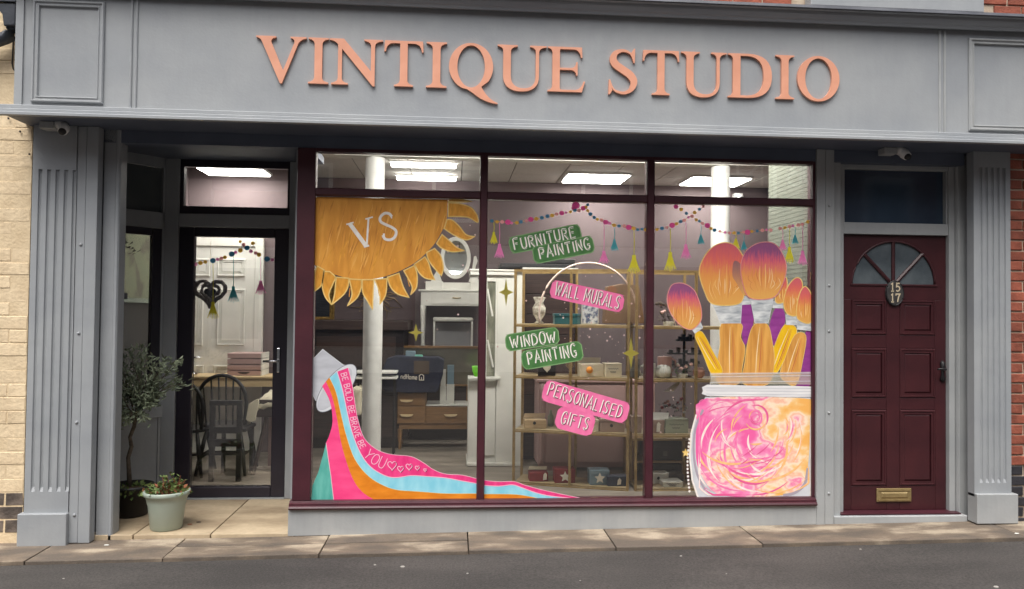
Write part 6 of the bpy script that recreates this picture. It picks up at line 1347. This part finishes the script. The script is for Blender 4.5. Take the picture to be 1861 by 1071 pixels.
for lab, hw, hh, r, k in (('outer_ring', 27.5, 27, .018, 7), ('inner_ring', 16, 17, .014, 5)):
    base_ = heartpts(382, 531, hw, hh, 1.12)
    mb = MB()
    for q in range(k):
        ph = rw.uniform(0, 6); P = [(x+.009*math.sin(i*.9+ph+q), y+.010*math.cos(i*.9+ph+q), z+.009*math.cos(i*.7+ph)) for i, (x, y, z) in enumerate(base_)]; mb.tube(P, r*.5, 6, cap=False)
    mb.build(lab, WICK, wr, smooth=True)
hh_ = heartpts(382, 533, 11, 12, 1.125, 30)
MB().prism([(x, z) for x, y, z in hh_[:-1]], 1.118, 1.128).build('slate_heart', mk('slate_heart_paint', (44, 50, 58), (56, 62, 70), rough=.7), wr)
MB().tube([(at(382, 508, 1.12)[0], 1.12, at(382, 508, 1.12)[1]), (at(384, 440, 1.12)[0], 1.10, at(384, 440, 1.12)[1])], .002, 5).build('hanging_string', CARD, wr)
# pine worktop with stacked drawers
Yw = 2.55
wk = thing('workbench', 'long pine topped workbench in front of the white panel door', 'workbench', (-2.1, Yw, IFZ))
wx0, wx1 = -2.78, -1.46; wz = at(420, 684, Yw)[1]
MB().box(wx0, wx1, Yw-.02, 2.94, wz-.022, wz).build('top', PINE, wk, bevel=.004); MB().box(wx0+.02, wx1-.02, Yw, Yw+.03, at(420, 703, Yw)[1], wz-.0225).build('apron', PINE, wk)
for sx in (wx0+.05, wx1-.05):
    for yy in (Yw+.06, 2.88): MB().box(sx-.03, sx+.03, yy-.03, yy+.03, IFZ, wz-.0225).build('leg', WPAINT, wk)
for k, (px0, px1, pt) in enumerate(((352, 380, 712), (392, 440, 712))):
    a, b, z1 = at(px0, pt, 2.9)[0], at(px1, pt, 2.9)[0], at(px0, pt, 2.9)[1]
bx = thing('drawer_stack', 'stack of four dusty pink desk drawers on the pine workbench', 'drawers', (at(447, 686, Yw+.1)[0], Yw+.2, wz))
a, b = at(413, 665, Yw+.06)[0], at(474, 665, Yw+.06)[0]; zt = at(445, 641, Yw+.06)[1]; h_ = (zt-wz)/4
for k in range(4):
    d = MB().box(a, b, Yw+.06, Yw+.36, wz+.001+k*h_, wz+(k+1)*h_-.008).build('drawer', PINKF, bx, bevel=.003)
    MB().box(b+.0005, b+.012, Yw+.06, Yw+.36, wz+.001+k*h_, wz+(k+1)*h_-.004).build('drawer_side', WPAINT, d)
    if k == 0: MB().prism([((a+b)/2+.06*math.cos(R(q)), wz+h_*.62-.018*math.sin(R(q))) for q in range(0, 181, 20)], Yw+.056, Yw+.0595).build('finger_pull', BLACK, d)
vv = MB().lathe((at(349, 676, Yw+.1)[0], Yw+.1, wz+.0005), [(.05, 0), (.055, .02), (.02, .045), (.012, .06)], 14).build('glass_dome', CHROME, None, smooth=True); tag(vv, 'little shiny dome at the left end of the pine workbench', 'ornament')
# chairs
def windsor(label, px, pyseat, Y, s=1.0, flip=1):
    X = at(px, pyseat, Y)[0]; z = IFZ; t = thing('spindle_chair', label, 'chair', (X, Y, z), 'black chairs inside the entrance')
    sz = .45*s; w_ = .215*s
    MB().profile_z([(X+w_*1.02*math.cos(R(a)), Y+w_*math.sin(R(a))*.95) for a in range(0, 360, 15)], z+sz-.035, z+sz).build('seat', BLACKW, t, bevel=.012)
    for sx in (-1, 1):
        for sy in (-1, 1): MB().tube([(X+sx*w_*.68, Y+sy*w_*.62, z+sz-.036), (X+sx*w_*.86, Y+sy*w_*.84, z+sz*.45), (X+sx*w_*1.02, Y+sy*w_*1.0, z)], [.016, .022, .013], 8).build('leg', BLACKW, t, smooth=True)
        MB().tube([(X+sx*w_*.88, Y-w_*.86, z+sz*.4), (X+sx*w_*.88, Y+w_*.86, z+sz*.4)], .011, 6).build('stretcher', BLACKW, t)
    MB().tube([(X-w_*.88, Y, z+sz*.4), (X+w_*.88, Y, z+sz*.4)], .011, 6).build('stretcher', BLACKW, t)
    yb = Y-w_*.75*flip; top = .46*s
    arch = [(X-w_*.9, yb, z+sz), (X-w_*1.0, yb-.03*flip, z+sz+top*.45)]+[(X+w_*1.0*math.cos(R(a)), yb-.05*flip, z+sz+top*.5+top*.5*math.sin(R(a))) for a in range(165, 14, -15)]+[(X+w_*1.0, yb-.03*flip, z+sz+top*.45), (X+w_*.9, yb, z+sz)]
    MB().tube(arch, .017, 8).build('back_hoop', BLACKW, t, smooth=True)
    for k in range(6):
        q = -1+2*(k+.5)/6; zt = z+sz+top*.5+top*.5*math.sqrt(max(0, 1-q*q)); MB().tube([(X+q*w_*.82, yb, z+sz), (X+q*w_*.92, yb-.045*flip, zt-.01)], .008, 6).build('spindle', BLACKW, t)
    return t, X, yb, z, sz, w_, top
windsor('black hoop back spindle chair in the middle of the entrance door view', 414, 790, 2.0, 1.0)
windsor('black spindle chair cut off by the left edge of the entrance door', 338, 790, 1.9, .95)
lc = thing('rail_back_chair', 'black square framed chair standing before the hoop back chair', 'chair', (at(406, 850, 1.62)[0], 1.62, IFZ), 'black chairs inside the entrance')
def lr(px, py): return at(px, py, 1.55)
a0, a1 = lr(380, 800)[0], lr(438, 800)[0]; zt = lr(400, 728)[1]
for sx in (a0+.02, a1-.02): MB().box(sx-.022, sx+.022, 1.55, 1.585, IFZ, zt-.001).build('back_post', BLACKW, lc, bevel=.004)
for p0, p1 in ((728, 737), (776, 788), (799, 812), (824, 828)): MB().box(a0-.003, a1+.003, 1.545, 1.59, lr(400, p1)[1], lr(400, p0)[1]).build('rail', BLACKW, lc, bevel=.004)
MB().box(a0-.01, a1+.03, 1.592, 1.95, lr(400, 783)[1]-.02, lr(400, 783)[1]+.012).build('seat', BLACKW, lc, bevel=.01)
for sx in (a0+.02, a1+.0): MB().box(sx-.016, sx+.016, 1.90, 1.93, IFZ, lr(400, 783)[1]-.021).build('front_leg', BLACKW, lc)
# box seat with cream throw at the right of the door
ch = thing('dark_seat_box', 'dark wooden frame seat under the cream throw at the entrance', 'seat', (at(485, 850, 1.9)[0], 1.9, IFZ))
a, b = at(462, 760, 1.85)[0], at(540, 760, 1.85)[0]; zt = at(480, 727, 1.85)[1]
MB().box(a, b, 1.86, 2.3, zt-.16, zt).build('seat_case', DWOOD, ch, bevel=.006)
MB().tube([(a+.10, 1.9, zt-.16), (a-.0, 1.84, IFZ)], .02, 6).build('leg', DWOOD, ch); MB().tube([(b-.05, 1.9, zt-.16), (b-.02, 1.84, IFZ)], .02, 6).build('leg', DWOOD, ch)
MB().box(a+.04, b, 2.24, 2.26, IFZ, zt-.1605).build('rear_panel', PINKF, ch)
th = MB(); NX, NZ = 12, 10; a2, b2 = at(448, 740, 1.85)[0], at(545, 740, 1.85)[0]
for i in range(NX+1):
    for j in range(NZ+1):
        u_, v_ = i/NX, j/NZ; x = a2+.03+(b2-a2)*u_; drop = max(0, .16-u_)*1.1
        y = 1.84+.46*v_; z = zt+.03-drop+.012*math.sin(u_*21+v_*4)+.01*math.cos(v_*13) - (.0 if v_ > .12 else (.12-v_)*.9)
        th.v.append((x-(.02 if u_ < .1 else 0), y, z))
for i in range(NX):
    for j in range(NZ): q = i*(NZ+1)+j; th.f.append((q, q+NZ+1, q+NZ+2, q+1))
o = th.build('cream_throw', CLOTH, None, smooth=True); tag(o, 'crumpled cream throw over the dark seat inside the entrance', 'throw'); md = o.modifiers.new('thick', 'SOLIDIFY'); md.thickness = .02
q = MB(); P = [at(px, py, 1.82) for px, py in ((450, 738), (470, 726), (466, 752), (462, 766), (447, 763))]; q.prism(smooth_closed(P, 3), 1.815, 1.84); o2 = q.build('hanging_fold', CLOTH, None, bevel=.006); o2.parent = o; o2.location = o2.location-o.location

# ------------------------------------------------------------------ plants in the lobby
ot = thing('olive_tree', 'small olive tree with thin twisted trunk in a black pot', 'potted tree', (-2.40, .52, .003))
TX, TY = at(238, 900, .52)[0], .52
zr = at(238, 881, .52)[1]
MB().lathe((TX, TY, .004), [(.105, 0), (.115, .01), (.145, zr-.03), (.155, zr-.03), (.158, zr), (.146, zr), (.142, zr-.02)], 26).build('pot', BLKP, ot, smooth=True)
MB().lathe((TX, TY, zr-.03), [(.141, 0), (.13, .006), (.05, .016), (.01, .018)], 18).build('soil', SOIL, ot, smooth=True)
tk = [(TX-.01, TY, zr-.02)]+[(at(px, py, TY)[0], TY, at(px, py, TY)[1]) for px, py in ((234, 850), (233, 832), (239, 812), (236, 795), (244, 775), (246, 758), (250, 742))]
MB().tube(tk, [.018, .015, .014, .0145, .013, .014, .012, .011], 10).build('trunk', BARK, ot, smooth=True)
ro = random.Random(21); br = MB(); lv = MB()
top = Vector(tk[-1])
def leaf(c, d, l, wd):
    d = d.normalized(); s_ = d.cross(Vector((ro.uniform(-1, 1), ro.uniform(-1, 1), ro.uniform(-.3, 1)))).normalized()*wd; n_ = d.cross(s_).normalized()*l*.06; b = len(lv.v)
    lv.v += [tuple(c), tuple(c+d*l*.35+s_+n_), tuple(c+d*l*.7+s_*.8+n_), tuple(c+d*l), tuple(c+d*l*.7-s_*.8+n_), tuple(c+d*l*.35-s_+n_)]; lv.f += [(b, b+1, b+2, b+3), (b, b+3, b+4, b+5)]
tips = [(208, 700), (205, 745), (215, 720), (212, 672), (222, 650), (240, 640), (255, 632), (268, 650), (282, 660), (296, 672), (318, 690), (336, 697), (300, 655), (276, 700), (262, 720), (290, 715), (235, 690), (250, 668), (226, 760), (214, 770), (268, 740), (245, 705), (318, 655), (322, 662), (282, 735), (258, 765)]
for px, py in tips:
    yy = TY+ro.uniform(-.16, .05); X, Z = at(px, py, yy); tip = Vector((X, yy, Z)); st_ = Vector(tk[ro.choice((-1, -2, -2, -3))]); m1 = st_.lerp(tip, .4)+Vector((ro.uniform(-.03, .03), 0, .03)); m2 = st_.lerp(tip, .75)+Vector((ro.uniform(-.02, .02), 0, .03))
    P = [st_, m1, m2, tip]; br.tube([tuple(p) for p in P], [.006, .0045, .003, .0015], 5)
    for i in range(46):
        f = .3+.72*ro.random(); k = min(int(f*3), 2); p = P[k].lerp(P[k+1], min(f*3-k, 1)); ax = (P[k+1]-P[k]).normalized()
        d = ax*ro.uniform(.1, 1)+Vector((ro.uniform(-1, 1), ro.uniform(-1, 1), ro.uniform(-.7, .9)))*.8
        leaf(p+Vector((ro.gauss(0, .022), ro.gauss(0, .022), ro.gauss(0, .022))), d, ro.uniform(.035, .062), ro.uniform(.005, .009))
br.build('branches', BARK, ot); tag(lv.build('foliage', LEAF, ot), kind='stuff')
def bushy(parent, cx, cy, z, rx, n, ms, hmax, seed, lean=0):
    rg = random.Random(seed)
    for k, m in enumerate(ms):
        L_ = MB()
        for i in range(n if k == 0 else n//3):
            a = rg.uniform(0, 6.283); r = rx*rg.random()**.55; hz = hmax*(1-(r/rx)**2*.7)*rg.random(); c = Vector((cx+r*math.cos(a)+lean*hz, cy+r*.85*math.sin(a), z+hz)); d = Vector((math.cos(a)*rg.uniform(.2, 1.2), math.sin(a)*rg.uniform(.2, 1.2), rg.uniform(-.5, .9))).normalized()
            l = rg.uniform(.022, .046); s_ = d.cross(Vector((rg.uniform(-1, 1), rg.uniform(-1, 1), rg.uniform(0, 1)))).normalized()*l*.32; b = len(L_.v)
            L_.v += [tuple(c), tuple(c+d*l*.45+s_), tuple(c+d*l), tuple(c+d*l*.45-s_)]; L_.f.append((b, b+1, b+2, b+3))
        tag(L_.build('leaves' if k == 0 else 'dry_leaves', m, parent), kind='stuff')
bushy(ot, TX+.02, TY-.06, zr-.05, .17, 240, [LEAF2], .07, 3)
gpot = thing('green_plant_pot', 'pale sage green plastic pot of straggly bedding plants', 'potted plant', (-2.0, .1, .003))
GX = at(300, 930, .13)[0]; GYp = .16; zr2 = at(300, 900, .02)[1]
MB().lathe((GX, GYp, .004), [(.098, 0), (.104, .006), (.122, zr2*.62), (.126, zr2*.66), (.128, zr2*.70), (.138, zr2*.86), (.150, zr2*.88), (.154, zr2*.92), (.154, zr2*.98), (.148, zr2), (.138, zr2*.98), (.134, zr2*.9)], 32).build('pot', SAGEP, gpot, smooth=True)
MB().lathe((GX, GYp, zr2*.86), [(.133, 0), (.12, .01), (.02, .02)], 18).build('soil', SOIL, gpot, smooth=True)
bushy(gpot, GX, GYp, zr2*.93, .145, 260, [LEAF2, LEAF3], .06, 8)
sm = MB(); rg = random.Random(2); lf2 = MB()
for i in range(9):
    b0 = Vector((GX+rg.uniform(-.06, .06), GYp+rg.uniform(-.05, .05), zr2*.93)); t_ = b0+Vector((rg.uniform(-.05, .06), rg.uniform(-.03, .03), rg.uniform(.06, .14))); sm.tube([tuple(b0), tuple(b0.lerp(t_, .5)+Vector((.008, 0, .01))), tuple(t_)], [.004, .003, .002], 5)
    for j in range(9):
        p = b0.lerp(t_, .4+.6*rg.random()); d = Vector((rg.uniform(-1, 1), rg.uniform(-1, 1), rg.uniform(-.2, .8))).normalized(); l = .035; s_ = d.cross(Vector((0, 0, 1))).normalized()*.011; b = len(lf2.v); lf2.v += [tuple(p), tuple(p+d*l*.5+s_), tuple(p+d*l), tuple(p+d*l*.5-s_)]; lf2.f.append((b, b+1, b+2, b+3))
sm.build('stems', LEAF3, gpot); tag(lf2.build('upper_leaves', LEAF2, gpot), kind='stuff')
# fallen leaves on the tiles and by the post
for lab, px, py, m in (('small brown fallen leaf on the lobby tiles', 345, 953, LEAF3), ('curled dark fallen leaf on the lobby tiles', 361, 949, DWOOD), ('white scrap of paper by the corner post', 194, 983, CERW), ('pale scrap of litter on the stone near the right plinth', 1848, 981, CERW)):
    x, y = atz(px, py, .006); zb = (.0045 if py < 970 else zg(x)+.008); o = MB().lathe((x, y, zb), [(.011, 0), (.009, .004), (.003, .005)], 6, 1.6, .7).build('fallen_leaf' if 'leaf' in lab else 'litter', m, None); tag(o, lab, 'leaf' if 'leaf' in lab else 'litter')

# ------------------------------------------------------------------ terrace across the street (seen in the glass, shades the low sky)
tr_ = thing('terrace_house', 'brick terrace across the street, behind the viewer', 'house', (0, -15, 0))
MB().box(-48, 48, -20, -15, -.2, 8.6).build('wall', mk('far_brick', (92, 58, 48), (116, 76, 62), scale=8, rough=.9), tr_)
MB().profile_x([(-15.0, 8.601), (-20.2, 8.601), (-17.5, 11)], -48.2, 48.2).build('roof', mk('far_slate', (72, 74, 80), (92, 94, 100), scale=6, rough=.7), tr_)
for i in range(-3, 10):
    for z0, z1 in ((.9, 2.5), (3.9, 5.4)):
        f = MB().box(-12.6+i*4, -11.2+i*4, -15.0, -14.95, z0, z1).build('window', WPAINT, tr_); MB().box(-12.5+i*4, -11.3+i*4, -14.949, -14.945, z0+.1, z1-.1).build('pane', GLASSB, f)

MB().box(-9, 9.5, -14.96, -14.90, -.1, 3.3).build('rendered_front', mk('far_render', (186, 182, 174), (204, 200, 192), scale=3, rough=.8), tr_)
fb = MB().box(1.2, 9.5, -14.897, -14.80, 3.32, 4.6).build('far_fascia', mk('far_fascia_paint', (44, 46, 50), (54, 56, 60), rough=.5), tr_)
for k in range(4):
    f = MB().box(-8.2+k*4.4, -5.4+k*4.4, -14.899, -14.86, .6, 2.8).build('shop_window', MAROON if k % 2 else WPAINT, tr_); MB().box(-8.1+k*4.4, -5.5+k*4.4, -14.859, -14.85, .7, 2.7).build('pane', GLASSB, f)
for ch, pa, pb in (('O', 1496, 1460), ('B', 1456, 1432), ('I', 1414, 1398), ('N', 1388, 1340)):
    mb = MB(); xa, z0 = at(pa, 338, 14.9); xb, z1 = at(pb, 294, 14.9)
    wmax = max(x for st in STK[ch] for x, _ in st)
    for k, st in enumerate(STK[ch]): ribbon(mb, [(xa+(xb-xa)*x/wmax*(1 if ch != 'I' else .5), z0+(z1-z0)*z) for x, z in st], .075, -14.79+k*.002)
    mb.f = [tuple(reversed(q)) for q in mb.f]; mb.build('letter', WPAINT, fb)
